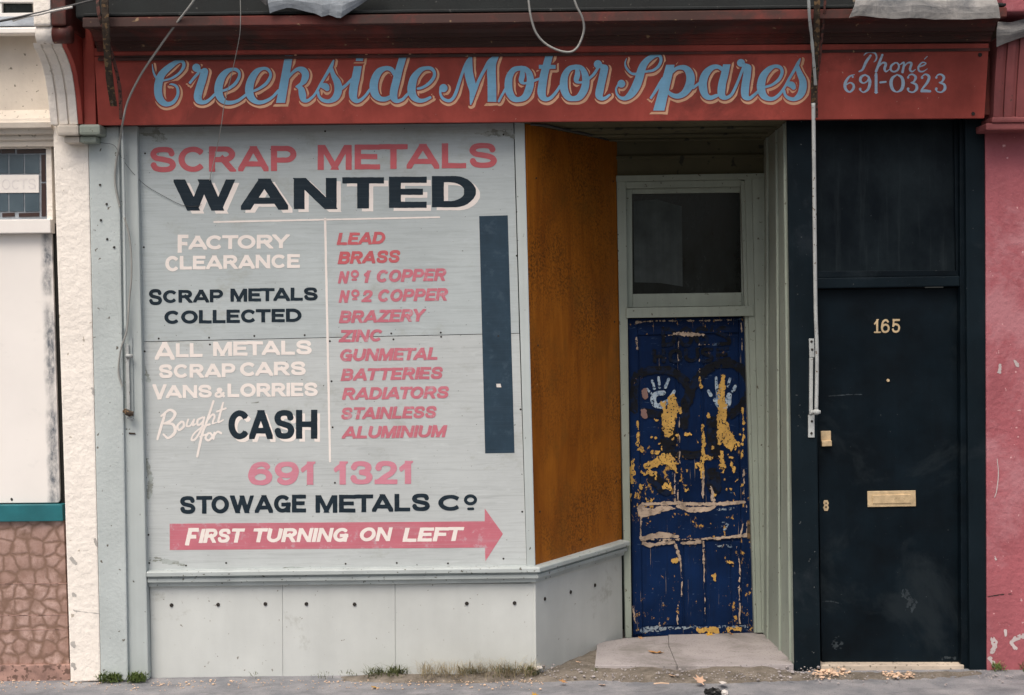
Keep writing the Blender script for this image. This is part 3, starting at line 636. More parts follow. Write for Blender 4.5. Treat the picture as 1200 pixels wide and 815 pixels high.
wr = [[(122, 172, 24), (130, 195, 46), (170, 195, 30), (220, 180, 24), (275, 180, 8)], [(285, 166, 10), (350, 184, 24), (420, 182, 20), (455, 172, 8)], [(125, 315, 16), (215, 300, 26), (285, 306, 10)], [(130, 337, 14), (165, 345, 18), (215, 338, 14), (270, 332, 8)], [(310, 335, 12), (390, 332, 16)], [(130, 160, 10), (290, 155, 12), (430, 160, 12), (590, 150, 12)], [(400, 316, 8), (500, 312, 10), (595, 300, 12)], [(250, 122, 8)]]
for i, pts in enumerate(wr[:-1]): painted('bare_patch', [sk(pts, o2, s2)], DY(-.0031), M['d_wood'], door, .33, .2, grow=.15, rag=(2.0, .22, .8, 1.2), seed=60 + i)
wd = [sk(p, o2, s2) for p in ([(122, 175, 26), (130, 195, 44), (170, 195, 26), (220, 178, 22), (275, 180, 8)], [(130, 160, 12), (290, 155, 14), (430, 160, 14), (590, 150, 12)], [(290, 170, 10), (350, 185, 22), (420, 182, 18), (450, 175, 8)], [(125, 312, 14), (215, 302, 22), (285, 305, 10)], [(120, 322, 8), (400, 318, 9), (590, 305, 9)],
                              [(130, 335, 12), (165, 343, 16), (215, 338, 14), (270, 332, 10)], [(275, 335, 10), (295, 400, 20), (303, 440, 8), (306, 575, 7)], [(405, 330, 9), (407, 420, 10), (411, 560, 6), (412, 700, 4)], [(553, 340, 6), (570, 440, 8), (568, 560, 8), (570, 700, 7)], [(292, 590, 10), (288, 640, 7), (286, 705, 9)],
                              [(125, 190, 7), (120, 240, 9), (120, 320, 6)], [(440, 80, 12), (448, 140, 26)], [(275, 20, 8), (275, 150, 12)], [(290, 60, 10), (288, 150, 9)], [(404, 0, 10), (402, 130, 12)], [(590, 0, 8), (590, 140, 7)], [(600, 160, 6), (602, 310, 6)], [(310, 335, 10), (390, 332, 14)], [(85, 625, 8), (95, 700, 14)], [(200, 685, 7), (206, 712, 9)], [(630, 520, 10), (628, 550, 10)], [(565, 538, 12), (570, 545, 14)], [(585, 250, 10), (575, 300, 8)])]
wd += [sk(p, o1, s1) for p in ([(110, 55, 14), (200, 48, 8), (420, 46, 8), (570, 42, 9)], [(250, 122, 8), (300, 110, 16), (360, 112, 22), (440, 115, 14)], [(108, 130, 10), (112, 185, 10)], [(312, 150, 7), (310, 240, 7)], [(415, 160, 7), (418, 300, 5)], [(622, 60, 5), (624, 200, 5)], [(410, 165, 5), (480, 162, 5)], [(318, 520, 5), (320, 800, 6)], [(60, 100, 5), (62, 230, 5)])]
painted('bare_patch', wd, DY(-.0028), M['d_wood'], door, .33, .2, grow=-.45, rag=(1.7, .35, 1.3, .5), seed=33, rough=ragged(.5, .26, 33), label='strips of weathered bare wood along rails and beads')
for bl in (blob(o1, s1, (148, 395, 32), (150, 415, 30)), blob(o1, s1, (145, 495, 34), (150, 512, 28))): painted('bare_patch', bl, DY(-.0018), M['d_brown'], door, .35, .6, rag=(1.5, .3, 1, 1), label='pinkish brown scar beside the handprint')
painted('bare_patch', [sk([(130, 735, 26), (170, 728, 22), (300, 722, 12), (420, 718, 8)], o2, s2), sk([(480, 715, 10), (600, 718, 12)], o2, s2), sk([(485, 265, 8), (495, 245, 8), (520, 255, 6), (500, 275, 8)], o2, s2), sk([(460, 350, 8), (530, 348, 10)], o2, s2), sk([(470, 185, 6), (560, 175, 6)], o2, s2)], DY(-.0016), M['d_scuff'], door, .35, .3, rag=(2.4, .3, .6, 1.4), rough=ragged(.6, .08, 41), label='pale scuffs and chipped bottom edge')
# reveal between the lobby and the black door
q0, q1 = P(922.5, 141, 0), P(930.5, 783, 0); r0, r1 = P(895, 168, YD), P(893.5, 742, YD)
slab3('lobby_side_panel', [(q1.x, .0, -.06), (r1.x, YD, -.06), (r0.x, YD, ZS), (q0.x, .0, ZS)], Vector((-1, 0, 0)), .03, DF, shop, bevel=.002)
for t, th in ((.08, .03), (.40, .022), (.80, .03)):
    pa = q1.lerp(Vector((r1.x, YD, 0)), t); pb = q0.lerp(Vector((r0.x, YD, 0)), t); yy = YD * t
    link('panel_bead', [(pa.x - .010, yy, -.05), (pa.x - .010, yy + th, -.05), (pa.x + .004, yy + th, -.05), (pa.x + .004, yy, -.05), (pb.x - .010, yy, ZS - .002), (pb.x - .010, yy + th, ZS - .002), (pb.x + .004, yy + th, ZS - .002), (pb.x + .004, yy, ZS - .002)],
         [(0, 1, 2, 3), (4, 5, 6, 7), (0, 1, 5, 4), (1, 2, 6, 5), (2, 3, 7, 6), (3, 0, 4, 7)], DF, shop, bevel=.003)
# doorstep
zf, zk = P(812, 780, -.02).z, P(812, 743.5, YD).z
def stepslab(name, pts, th, mat):
    q = []
    for x, y in pts:
        z = zf
        for _ in range(8):                     # the slab top is a gently tilted plane
            g = GP(x, y, z); z = zf + (zk - zf) * (g.y + .02) / (YD + .02)
        q.append(g)
    return link(name, q + [v - Vector((0, 0, th)) for v in q], [tuple(range(len(q))), tuple(range(2 * len(q) - 1, len(q) - 1, -1))] + [(i, i + len(q), (i + 1) % len(q) + len(q), (i + 1) % len(q)) for i in range(len(q))], mat, shop, bevel=.004)
stepslab('doorstep_slab', [(697, 780), (793.3, 780.3), (783.6, 757), (783, 745), (731, 748), (728, 749), (700, 753)], .07, M['stone'])
stepslab('doorstep_slab', [(793.8, 780.3), (930, 779), (905, 741), (783.3, 744), (784, 757)], .072, M['stone'])

# black side door and its surround
SH('door_pillar', [(922, 138), (931, 786), (962, 786), (952, 138)], -.022, .02, M['black_frame'], bevel=.006)
box('door_pillar_core', (XY(935, 400, .02), .0, -.05), (XY(957, 400, .02), .35, ZS + .1), M['black'], shop)
SH('door_post', [(1131, 138), (1136.5, 791), (1156.5, 791), (1154.5, 138)], -.03, .4, M['black_frame'], bevel=.006)
SH('door_post', [(1124.5, 140), (1126.5, 788), (1136, 790), (1130.6, 138)], .0, .3, M['black'], bevel=.005)
SH('transom_rail', [(952.8, 326), (953, 338.5), (1129, 335.5), (1128.8, 323.5)], .012, .1, M['black_frame'], bevel=.006)
SH('overlight_panel', [(950, 140), (954, 328), (1127, 326), (1125, 138)], .05, .03, M['overlight'], bevel=.001)
SH('overlight_bead', [(1118, 140), (1120.5, 325), (1125, 325), (1123.5, 139)], .03, .03, M['black'], bevel=.003)
SH('overlight_bead', [(953, 318), (953, 325.8), (1121, 323.6), (1121, 317)], .03, .03, M['black'], bevel=.003)
fd = SH('front_door', [(955.5, 339.5), (963, 780), (1127.5, 778), (1125.5, 337)], .055, .045, M['black'], bevel=.003, label='plain blue-black house door with brass fittings')
YB = .055
num = caps('165', 1024.5, 1054.8, 390.6, 390.2, 16.2, .17, .15, gap=.24)
num += [dict(p=[(1025, 389.7, 1.7), (1031.5, 389.6, 1.7)])]
painted('house_number', num, YB - .003, M['brass'], fd, .3)
disc('peephole', P(1040.5, 446, YB), .0085, M['brass'], fd, .008)
lb = prism('letter_box', [(1016.5, 576), (1017, 594.5), (1073.5, 593.5), (1073, 575)], YB - .008, .01, M['brass'], fd, bevel=.002)
prism('flap', [(1022.5, 580.5), (1022.8, 590.5), (1067.5, 589.8), (1067.2, 579.6)], YB - .013, .006, M['brass'], lb, bevel=.002)
cl = prism('cylinder_lock', [(962, 505.5), (962.3, 518), (974, 518), (973.8, 505.2)], YB - .012, .014, M['brass'], fd, bevel=.003)
prism('pull', [(963.2, 517), (963.4, 523.5), (975, 523), (974.8, 516.5)], YB - .03, .03, M['brass'], cl, bevel=.003)
esc = prism('escutcheon', [(965.8, 586.5), (964.8, 590), (966, 592.3), (964.6, 595), (966.2, 599), (970, 599), (971.4, 595), (970.2, 592.3), (971.4, 590), (970, 586.5)], YB - .004, .006, M['brass'], fd, bevel=.001)
disc('keyhole', P(968, 594.5, YB - .005), .005, M['dark'], esc, .002)
disc('keyhole', P(968.2, 590, YB - .005), .004, M['dark'], esc, .002)
M['scratch'] = flat('pale_scratched_paint', (.026, .037, .044), .6, .4, (.010, .016, .021), .5, fs=30)
for pts in ([(971, 464.5, .5), (990, 463, 1.0), (1010, 462.5, .5)], [(962, 705.5, .5), (974, 705, 1.1), (986, 708, .5)]):
    painted('scratch', [sk(pts)], YB - .0008, M['scratch'], fd, .3, .2, rag=(.8, .5, 1, 1))
for i, pts in enumerate(([(978, 748, 10), (982, 756, 12)], [(1063, 695, 9), (1069, 708, 12), (1066, 714, 6)], [(1104, 771, 3), (1118, 770.5, 4)],)):
    painted('scuff', [sk(pts)], YB - .0006, M['scratch'], fd, .3, .3, rag=(7.0, .12, 1, 1), rough=ragged(.35, .05, 50 + i), seed=i)
rect('threshold', 960, 779.5, 1130, 787, -.01, .1, M['threshold'], shop, bevel=.006)

# cornice over the sign
def xprof(name, prof, x0, x1, mat, parent, **k):
    """closed side profile of (y, z) run from x0 to x1"""
    return sweep(name, [(-y, z) for y, z in prof], [(x0, 0, 0, -1), (x1, 0, 0, -1)], mat, parent, **k)
cx0, cx1 = XY(109, 40, -.3), XY(1166, 40, -.3)
pr = [(-.205, 66.5), (-.225, 66.3), (-.225, 63.0), (-.212, 62.6), (-.212, 55.5), (-.236, 55.0), (-.240, 51.5), (-.246, 51.0), (-.250, 48.0), (-.268, 47.2), (-.272, 43.5), (-.295, 42.5), (-.305, 38.0), (-.33, 33.5), (-.365, 30.0), (-.40, 28.5), (-.46, 27.6), (-.475, 26.0), (-.475, 16.0), (-.46, 15.0)]
prof = [(y, ZY(py, y)) for y, py in pr]; prof += [(.11, prof[-1][1] + .02), (.11, prof[0][1])]
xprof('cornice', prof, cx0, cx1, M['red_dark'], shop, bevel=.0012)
zl = ZY(15, -.46)
xprof('cornice_roof', [(-.468, zl + .004), (-.47, zl + .016), (.115, zl + .16), (.115, zl + .03)], cx0, cx1, M['felt'], shop, bevel=.003)
box('blind_box', (XY(88, 5, -.40), -.40, zl + .012), (XY(1000, 5, -.40), -.02, zl + .30), M['felt'], shop, .01)
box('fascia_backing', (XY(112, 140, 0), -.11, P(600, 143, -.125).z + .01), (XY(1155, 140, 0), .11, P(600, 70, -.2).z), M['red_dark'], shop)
# red flank of the console beside the sign
CPX = lambda px, Y: (px - 600) * (DIST + Y) / F_PX
CXL, CXM = -524.5 / 219.34, -493.0 / 219.34
cprof = [(-.42, 50), (-.40, 56), (-.345, 64), (-.285, 76), (-.245, 88), (-.20, 112), (-.165, 146)]
def console(name, x0, x1, prof, mat, parent, inset=0.0, **k):
    p = [(y + inset, P(80, py, y).z) for y, py in prof]
    return xprof(name, p + [(.05, p[-1][1]), (.05, p[0][1])], x0, x1, mat, parent, **k)
console('console', CXM + .0015, CXM + .026, [(-.38, 20), (-.40, 44)] + cprof, M['red'], shop, bevel=.004)
box('console_cheek', (CXM + .027, -.150, P(100, 146.4, -.15).z), (P(111.5, 100, -.15).x, .05, P(100, 24, -.15).z), M['red'], shop, .004)
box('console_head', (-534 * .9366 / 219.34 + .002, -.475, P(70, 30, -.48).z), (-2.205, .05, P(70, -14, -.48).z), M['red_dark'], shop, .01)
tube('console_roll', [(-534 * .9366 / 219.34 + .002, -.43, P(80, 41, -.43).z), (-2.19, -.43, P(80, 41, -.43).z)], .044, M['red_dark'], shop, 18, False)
box('console_base', (P(93.5, 150, -.17).x, -.19, P(80, 159, -.17).z), (P(118.5, 150, -.17).x, .03, P(80, 146.5, -.17).z), M['lobby_grey'], shop, .014)
box('console_base', (P(93.5, 150, -.15).x, -.155, P(80, 167.5, -.15).z), (P(113, 150, -.15).x, .03, P(80, 159.4, -.17).z), M['lobby_grey'], shop, .008)

# ================================================================== THE RED FASCIA SIGN
def YF(py): return -.135 - .075 * (147 - py) / 80.0
zfb = YF(143)
fascia = root('fascia_sign', 'long oxide red name board lettered in sky blue script above the whole shopfront', 'sign', (P(600, 143, zfb)))
fb = prism('sign_panel', [(110.5, 66.5), (115, 147), (1153.6, 138.7), (1158.5, 59.5)], 0, .022, M['red'], fascia, YF=YF, bevel=.003)
prism('sign_panel_rail', [(110, 56.5), (110.4, 65.6), (1158.6, 58.6), (1159, 51)], 0, .03, M['red'], fascia, YF=lambda y: YF(y) - .004, bevel=.004)
disc('screw', P(1148.5, 64.5, YF(64) - .001), .011, M['hole'], fascia, .003); disc('screw', P(1140.5, 133.5, YF(133) - .001), .010, M['hole'], fascia, .003)
ZS_ = 9.2308
SA, SB, SC_, SD, SE, SF, SG = (170, 55), (290, 55), (400, 55), (505, 55), (610, 55), (710, 55), (825, 55)
W1 = [ # Creekside
 sk([(78, 190, 8), (85, 250, 18), (105, 310, 24), (135, 355, 28)], SA, ZS_),
 sk([(195, 368, 20), (290, 340, 26), (370, 285, 28), (415, 220, 36), (415, 172, 36), (385, 155, 34), (330, 172, 50), (250, 230, 70), (180, 300, 80), (150, 380, 88), (140, 460, 88), (150, 540, 85), (190, 600, 70), (245, 622, 50), (310, 595, 40), (350, 530, 34), (355, 470, 32), (335, 425, 28), (290, 405, 20), (265, 408, 10)], SA, ZS_),
 sk([(555, 228, 90)], SA, ZS_), sk([(480, 398, 28), (530, 335, 30), (580, 280, 32)], SA, ZS_, flat=True), sk([(560, 240, 50), (600, 262, 40), (640, 268, 60)], SA, ZS_),
 sk([(643, 270, 80), (622, 350, 85), (592, 440, 88), (572, 520, 88), (575, 570, 80), (610, 600, 50), (660, 595, 40), (710, 560, 32), (760, 510, 30), (795, 475, 30)], SA, ZS_),
 sk([(845, 475, 26), (900, 455, 30), (970, 405, 36), (1012, 340, 34), (1020, 285, 30), (990, 250, 38), (940, 245, 36), (880, 272, 60), (830, 330, 80), (800, 410, 90), (795, 490, 90), (820, 560, 75), (870, 600, 50), (930, 605, 42), (1000, 585, 36), (1060, 545, 32), (1120, 495, 30)], SA, ZS_),
 sk([(70, 478, 26), (130, 450, 30), (200, 400, 36), (243, 335, 34), (248, 285, 30), (215, 243, 36), (165, 236, 36), (105, 265, 62), (55, 330, 80), (25, 410, 90), (20, 490, 90), (45, 555, 75), (100, 598, 50), (160, 600, 42), (225, 575, 36), (280, 535, 32), (335, 475, 30)], SB, ZS_),
 sk([(451, 85, 86), (356, 620, 98)], SB, ZS_, clip=(SB[0], SB[1] + 95 / ZS_, SB[0] + 200, SB[1] + 608 / ZS_)),
 sk([(440, 335, 30), (490, 280, 32), (545, 242, 42), (600, 255, 72), (628, 300, 80), (615, 360, 70), (585, 400, 45), (528, 432, 20)], SB, ZS_),
 sk([(535, 432, 22), (578, 455, 62), (595, 520, 80), (605, 570, 60), (645, 585, 36), (690, 555, 32), (735, 505, 28), (800, 390, 30), (860, 290, 34), (905, 215, 40), (932, 148, 18)], SB, ZS_),
 sk([(905, 230, 40), (930, 310, 55), (972, 390, 80), (982, 470, 85), (955, 545, 75), (890, 588, 45), (820, 580, 40), (775, 540, 32), (762, 485, 28)], SB, ZS_),
 sk([(805, 420, 50), (845, 430, 72), (862, 455, 52)], SB, ZS_), sk([(1000, 465, 40), (1060, 420, 32), (1110, 370, 30), (1160, 320, 30)], SB, ZS_),
 sk([(207, 75, 78), (193, 165, 78)], SC_, ZS_, clip=(SC_[0], SC_[1] + 88 / ZS_, SC_[0] + 99, SC_[1] + 155 / ZS_)),
 sk([(182, 190, 84), (160, 320, 90), (137, 420, 92), (127, 500, 92), (132, 550, 78), (165, 588, 48), (210, 575, 36), (260, 530, 32), (308, 465, 30)], SC_, ZS_, clip=(SC_[0], SC_[1] + 210 / ZS_, SC_[0] + 99, SC_[1] + 99)),
 sk([(578, 300, 45), (540, 245, 50), (480, 233, 50), (410, 268, 75), (365, 345, 88), (350, 430, 92), (365, 510, 85), (410, 558, 60), (470, 568, 50), (530, 545, 45)], SC_, ZS_),
 sk([(680, 70, 76), (630, 230, 80), (592, 380, 85), (568, 480, 85), (568, 550, 78), (600, 588, 45), (660, 570, 36), (700, 530, 32), (745, 485, 30)], SC_, ZS_, clip=(SC_[0], SC_[1] + 88 / ZS_, SC_[0] + 99, SC_[1] + 99)),
 sk([(820, 455, 26), (880, 440, 30), (950, 395, 36), (1000, 330, 36), (1005, 275, 34), (970, 235, 40), (910, 232, 40), (850, 258, 60), (790, 330, 80), (765, 410, 90), (760, 480, 90), (785, 545, 75), (840, 582, 50), (900, 578, 40), (970, 545, 30)], SC_, ZS_, flat=True)]
W2 = [ # Motor
 sk([(135, 448, 90)], SD, ZS_), sk([(102, 450, 25), (103, 510, 26), (132, 562, 32), (190, 585, 36), (238, 558, 36), (273, 490, 36), (305, 390, 34), (345, 270, 32), (392, 180, 50), (440, 92, 22)], SD, ZS_),
 sk([(430, 110, 36), (408, 200, 84), (412, 300, 95), (437, 400, 92), (452, 480, 72), (440, 560, 44), (430, 622, 18)], SD, ZS_), sk([(440, 600, 20), (480, 470, 35), (512, 380, 36), (570, 265, 36), (640, 155, 50), (728, 88, 22)], SD, ZS_),
 sk([(718, 105, 34), (672, 180, 72), (655, 260, 95), (658, 370, 95), (660, 480, 96), (660, 620, 96)], SD, ZS_, clip=(SD[0], SD[1] + 82 / ZS_, SD[0] + 99, SD[1] + 597 / ZS_)),
 sk([(735, 588, 28), (765, 530, 28), (805, 460, 30)], SD, ZS_),
 sk([(980, 230, 50), (900, 248, 60), (852, 315, 75), (838, 400, 85), (848, 490, 85), (890, 556, 70), (950, 572, 55), (1020, 540, 75), (1060, 460, 85), (1076, 370, 80), (1062, 290, 70), (1020, 238, 50), (970, 230, 45)], SD, ZS_),
 sk([(988, 250, 40), (988, 310, 60), (977, 365, 55), (1000, 395, 30), (1055, 390, 25)], SD, ZS_), sk([(145, 368, 30), (205, 345, 28)], SE, ZS_),
 sk([(318, 65, 80), (285, 190, 84), (255, 300, 88), (235, 420, 92), (228, 490, 92), (240, 542, 75), (280, 568, 46), (330, 550, 38), (385, 490, 34), (425, 428, 30)], SE, ZS_, clip=(SE[0], SE[1] + 85 / ZS_, SE[0] + 99, SE[1] + 99)),
 sk([(197, 218, 44), (380, 218, 44)], SE, ZS_, flat=True),
 sk([(600, 217, 50), (530, 238, 60), (482, 305, 75), (467, 390, 85), (477, 480, 85), (515, 546, 70), (575, 562, 55), (640, 540, 75), (690, 460, 85), (706, 370, 80), (693, 290, 70), (655, 228, 50), (600, 214, 45)], SE, ZS_),
 sk([(612, 240, 40), (617, 300, 60), (602, 360, 55), (625, 385, 30), (682, 382, 25)], SE, ZS_), sk([(738, 347, 30), (790, 300, 30), (838, 228, 30)], SE, ZS_),
 sk([(837, 190, 90)], SE, ZS_), sk([(842, 205, 45), (892, 215, 52)], SE, ZS_), sk([(908, 235, 84), (892, 310, 85), (872, 400, 85), (855, 480, 88), (850, 530, 78), (880, 562, 44), (920, 553, 34), (962, 522, 26)], SE, ZS_)]
W3 = [ # Spares
 sk([(225, 125, 7), (208, 180, 18), (228, 240, 26), (280, 290, 28), (345, 295, 30)], SF, ZS_),
 sk([(430, 270, 26), (510, 255, 30), (570, 210, 32), (596, 150, 34), (585, 102, 36), (545, 94, 40), (480, 122, 60), (420, 178, 75), (385, 250, 88), (360, 340, 92), (325, 430, 95), (275, 510, 80), (215, 556, 50), (160, 553, 34), (122, 515, 26), (110, 460, 22), (128, 418, 22)], SF, ZS_), sk([(168, 400, 86)], SF, ZS_),
 sk([(482, 562, 28), (530, 490, 32), (580, 410, 40), (625, 345, 50)], SF, ZS_, flat=True), sk([(706, 165, 88), (566, 715, 122)], SF, ZS_, clip=(SF[0], SF[1] + 195 / ZS_, SF[0] + 99, SF[1] + 692 / ZS_)),
 sk([(705, 285, 32), (770, 232, 40), (850, 228, 60), (903, 280, 85), (916, 360, 95), (893, 440, 90), (840, 508, 70), (770, 536, 55), (700, 513, 45), (668, 475, 25)], SF, ZS_), sk([(945, 445, 30), (1015, 390, 30)], SF, ZS_),
 sk([(200, 245, 45), (150, 217, 45), (85, 228, 60), (22, 288, 82), (-10, 370, 90), (-10, 450, 90), (17, 526, 70), (70, 552, 50), (135, 530, 40)], SG, ZS_),
 sk([(252, 165, 78), (225, 290, 82), (197, 400, 85), (187, 490, 86), (197, 532, 72), (235, 553, 42), (290, 525, 34), (330, 460, 32), (365, 380, 30), (400, 290, 30), (425, 225, 30)], SG, ZS_, clip=(SG[0] - 20, SG[1] + 190 / ZS_, SG[0] + 99, SG[1] + 99)),
 sk([(400, 175, 86)], SG, ZS_), sk([(412, 195, 45), (462, 210, 52)], SG, ZS_), sk([(472, 230, 84), (465, 310, 85), (450, 400, 87), (442, 490, 88), (450, 538, 74), (490, 558, 42), (540, 524, 34), (595, 475, 30)], SG, ZS_),
 sk([(668, 435, 26), (740, 410, 30), (810, 355, 36), (843, 290, 36), (838, 240, 36), (805, 214, 40), (755, 214, 40), (700, 247, 62), (645, 312, 80), (620, 390, 90), (618, 460, 90), (645, 528, 75), (700, 563, 50), (760, 558, 40), (820, 510, 34), (870, 440, 30), (920, 350, 30), (985, 240, 34), (1015, 185, 38), (1040, 132, 18)], SG, ZS_),
 sk([(1010, 210, 40), (1030, 280, 60), (1068, 370, 78), (1068, 450, 85), (1040, 522, 75), (980, 566, 45), (920, 558, 40), (880, 525, 32), (866, 475, 28)], SG, ZS_), sk([(908, 403, 50), (950, 413, 70), (968, 440, 52)], SG, ZS_)]
YFl = lambda y: YF(y) - .0012
for nm, W in (('Creekside', W1), ('Motor', W2), ('Spares', W3)):
    painted('script_lettering', W, YFl, M['t_blue'], fascia, .36, .06, grow=-.05)
    b = bounds_of(W, 12); res = .36; F1, _, _ = field(W, b, res)
    xs_ = np.arange(b[0], b[2] + res, res); ys_ = np.arange(b[1], b[3] + res, res); X_, Y_ = np.meshgrid(xs_, ys_)
    gy_, gx_ = np.gradient(F1, res); gl_ = np.hypot(gx_, gy_) + 1e-6; dt = np.clip((gx_ * .60 + gy_ * .80) / gl_ + .12, 0, 1) ** .55
    wv_ = 1 + .35 * vnoise(X_, Y_, .16, 4)
    sheet('lettering_outline', np.maximum(F1 - 1.45 - 3.0 * dt * wv_, np.where(dt > .12, 1.45 - F1, 5.0)), b, res, lambda y: YF(y) - .0009, M['t_peach'], fascia)
oh, sh = (980, 50), 8.571
ph = [sk(p, oh, sh) for p in ([(230, 292, 14), (265, 270, 22), (300, 195, 28), (345, 132, 22)], [(278, 128, 8), (300, 108, 12), (330, 98, 14), (385, 105, 18), (405, 145, 17), (395, 180, 14), (378, 196, 6)], [(463, 125, 22), (430, 210, 26), (400, 290, 26)], [(428, 240, 12), (465, 205, 18), (497, 215, 26), (485, 265, 26), (500, 292, 16), (535, 270, 8)],
                              [(590, 205, 16), (555, 232, 22), (547, 272, 22), (575, 294, 16), (615, 278, 20), (630, 240, 20), (615, 208, 16), (590, 205, 14)], [(640, 222, 10), (680, 205, 20), (666, 297, 26)], [(678, 245, 12), (720, 205, 16), (755, 212, 24), (740, 270, 24), (762, 293, 16), (795, 272, 8)], [(820, 250, 12), (880, 228, 14), (900, 208, 12), (862, 202, 14), (826, 245, 20), (832, 285, 18), (870, 292, 14), (915, 265, 6)], [(885, 168, 8), (915, 140, 8)])]
painted('phone_lettering', ph, YFl, M['t_phone'], fascia, .26, label='flowing pale blue word Phone')
n3 = [[(722, 352, 24)], [(722, 345, 12), (738, 326, 14), (770, 322, 18), (798, 350, 26), (780, 392, 18), (752, 404, 12)], [(752, 404, 12), (800, 422, 24), (808, 465, 28), (775, 498, 16), (735, 494, 14), (712, 470, 10)], [(722, 465, 26)]]
nd = [[(182, 323, 8), (130, 345, 20), (90, 410, 30), (95, 468, 28), (135, 497, 18), (172, 462, 26), (172, 425, 22), (140, 404, 14), (100, 425, 12)], [(166, 346, 20)],
      [(290, 325, 16), (252, 345, 26), (242, 385, 26), (272, 408, 14), (312, 388, 16), (326, 350, 20), (290, 325, 16)], [(326, 350, 22), (338, 400, 30), (320, 468, 26), (275, 500, 14), (240, 480, 12)], [(240, 468, 26)], [(400, 320, 28), (400, 502, 28)], [(385, 502, 9), (416, 502, 9)], [(385, 335, 8), (402, 324, 16)], [(442, 402, 20), (497, 396, 18)],
      [(610, 323, 12), (562, 360, 28), (550, 415, 34), (568, 472, 28), (610, 497, 12), (656, 470, 30), (672, 410, 34), (656, 350, 28), (610, 323, 12)], [(862, 355, 26)], [(856, 345, 10), (895, 320, 16), (932, 345, 28), (915, 400, 26), (865, 465, 18), (852, 492, 14), (880, 486, 30), (942, 490, 24)]] + n3 + [[(x + 283, y, w) for x, y, w in p] for p in n3]
painted('phone_lettering', [sk(p, oh, sh) for p in nd], YFl, M['t_phone'], fascia, .26, label='pale blue telephone figures')

# ================================================================== THE PAINTED SCRAP-METAL BOARD
board = root('painted_sign_board', 'large grey plywood board hand-lettered in red, navy and white, filling the shop window', 'sign', P(390, 664, 0))
def bj(x): return 401 - (x - 166) * 10 / 440
prism('board_sheet', [(162.5, 140), (166, bj(166) - .4), (608.5, bj(608) - .4), (601.5, 138)], .0, .03, M['board'], board, bevel=.0015, label='upper plywood sheet')
prism('board_sheet', [(166, bj(166) + .3), (172.3, 668.5), (617.3, 665), (608.6, bj(608) + .3)], .0, .03, M['board_low'], board, bevel=.0015, label='lower plywood sheet')
nail0 = disc('nail', P(170, 180, 0), .0055, M['hole'], board, .0015, 8)
for x, y in [(186, 397), (245, 396), (246, 404), (298, 394), (357, 393), (386.6, 400), (388.5, 447), (458.5, 391), (461, 398), (516.5, 390), (517, 395), (584, 394), (389.8, 501), (174, 627), (175, 660), (218, 663), (265, 660), (405, 661), (465, 660), (525, 660.5), (590, 655), (171, 560), (392.5, 566), (590, 158), (168.5, 290), (169.5, 412), (381, 154), (605.5, 300), (610, 480), (612, 600)]:
    clone(nail0, P(x, y, 0))
YBd = -.0012
def word(strokes, mat, label, shadow=None, res=.42, wob=.14, grow=.38, name='lettering', smat=None):
    if shadow:
        ss = [dict(s, p=[(x + shadow[0], y + shadow[1], w) for x, y, w in s['p']], **({'clip': (s['clip'][0] + shadow[0], s['clip'][1] + shadow[1], s['clip'][2] + shadow[0], s['clip'][3] + shadow[1]) + tuple(s['clip'][4:])} if 'clip' in s else {})) for s in strokes]
        painted('lettering_shade', ss, YBd + .0003, M['t_white'], board, res, wob)
    painted(name, strokes, YBd - .0002, M[mat], board, res, wob, grow, label=label)
H = .21; V_ = .20
word(caps('SCRAP', 176, 347, 201.8, 200.2, 28.8, .225, .185) + caps('METALS', 372.5, 582, 199.2, 196.4, 28.4, .225, .185), 't_red', 'red heading SCRAP METALS')
word(caps('WANTED', 203.7, 557.6, 247.4, 242.6, 36.2, .35, .19, gap=.16), 't_navy', 'heavy navy heading WANTED', (5.2, 3.7), grow=.2)
word([dict(p=[(251, 260.4, 2.2), (515, 254.8, 2.0)])], 't_white', 'white ruled line', name='ruled_line', grow=0)
word([dict(p=[(381, 257, 2.8), (386.8, 541, 2.6)])], 't_white', 'white ruled line', name='ruled_line', grow=0)
word(caps('F', 208.5, 220.5, 296.2, 296, 20.5, .26, .17) + caps('ACTORY', 221.5, 339, 292.6, 290.8, 15.6, .24, .19), 't_white', 'white words FACTORY')
word(caps('C', 194, 210, 318, 318, 17.4, .24, .18) + caps('LEARANCE', 211, 351, 316, 313.8, 15.4, .24, .19), 't_white', 'white word CLEARANCE')
word(caps('S', 174.7, 189.5, 357.6, 357.4, 18.2, .22, .18) + caps('CRAP', 191.4, 261, 355, 354, 14.2, .25, .19) + caps('METALS', 270.3, 372, 353.6, 351.8, 14.6, .25, .19), 't_navy', 'navy words SCRAP METALS')
word(caps('COLLECTED', 193, 353, 379.6, 377, 14.8, .25, .19), 't_navy', 'navy word COLLECTED')
word(caps('A', 182, 204, 421.6, 421.4, 20.2, .22, .18) + caps('LL', 206.5, 237, 418.6, 418.2, 15.6, .24, .19) + caps('METALS', 250, 365, 417.4, 415.2, 16, .24, .19), 't_white', 'white words ALL METALS')
word(caps('SCRAP', 186.5, 275.5, 443.2, 441.8, 15.4, .24, .19) + caps('CARS', 281.6, 358, 440.8, 439.4, 15.4, .24, .19), 't_white', 'white words SCRAP CARS')
word(caps('V', 179.3, 194.6, 468.2, 468, 17.2, .22, .18) + caps('ANS', 195, 248, 466.6, 465.8, 14.4, .24, .19) + caps('&', 251.5, 264, 466, 466, 11.2, .2, .17) + caps('LORRIES', 267, 372, 465.4, 464, 15.2, .24, .19), 't_white', 'white words VANS & LORRIES')
obf, sbf = (160, 330), 3.88
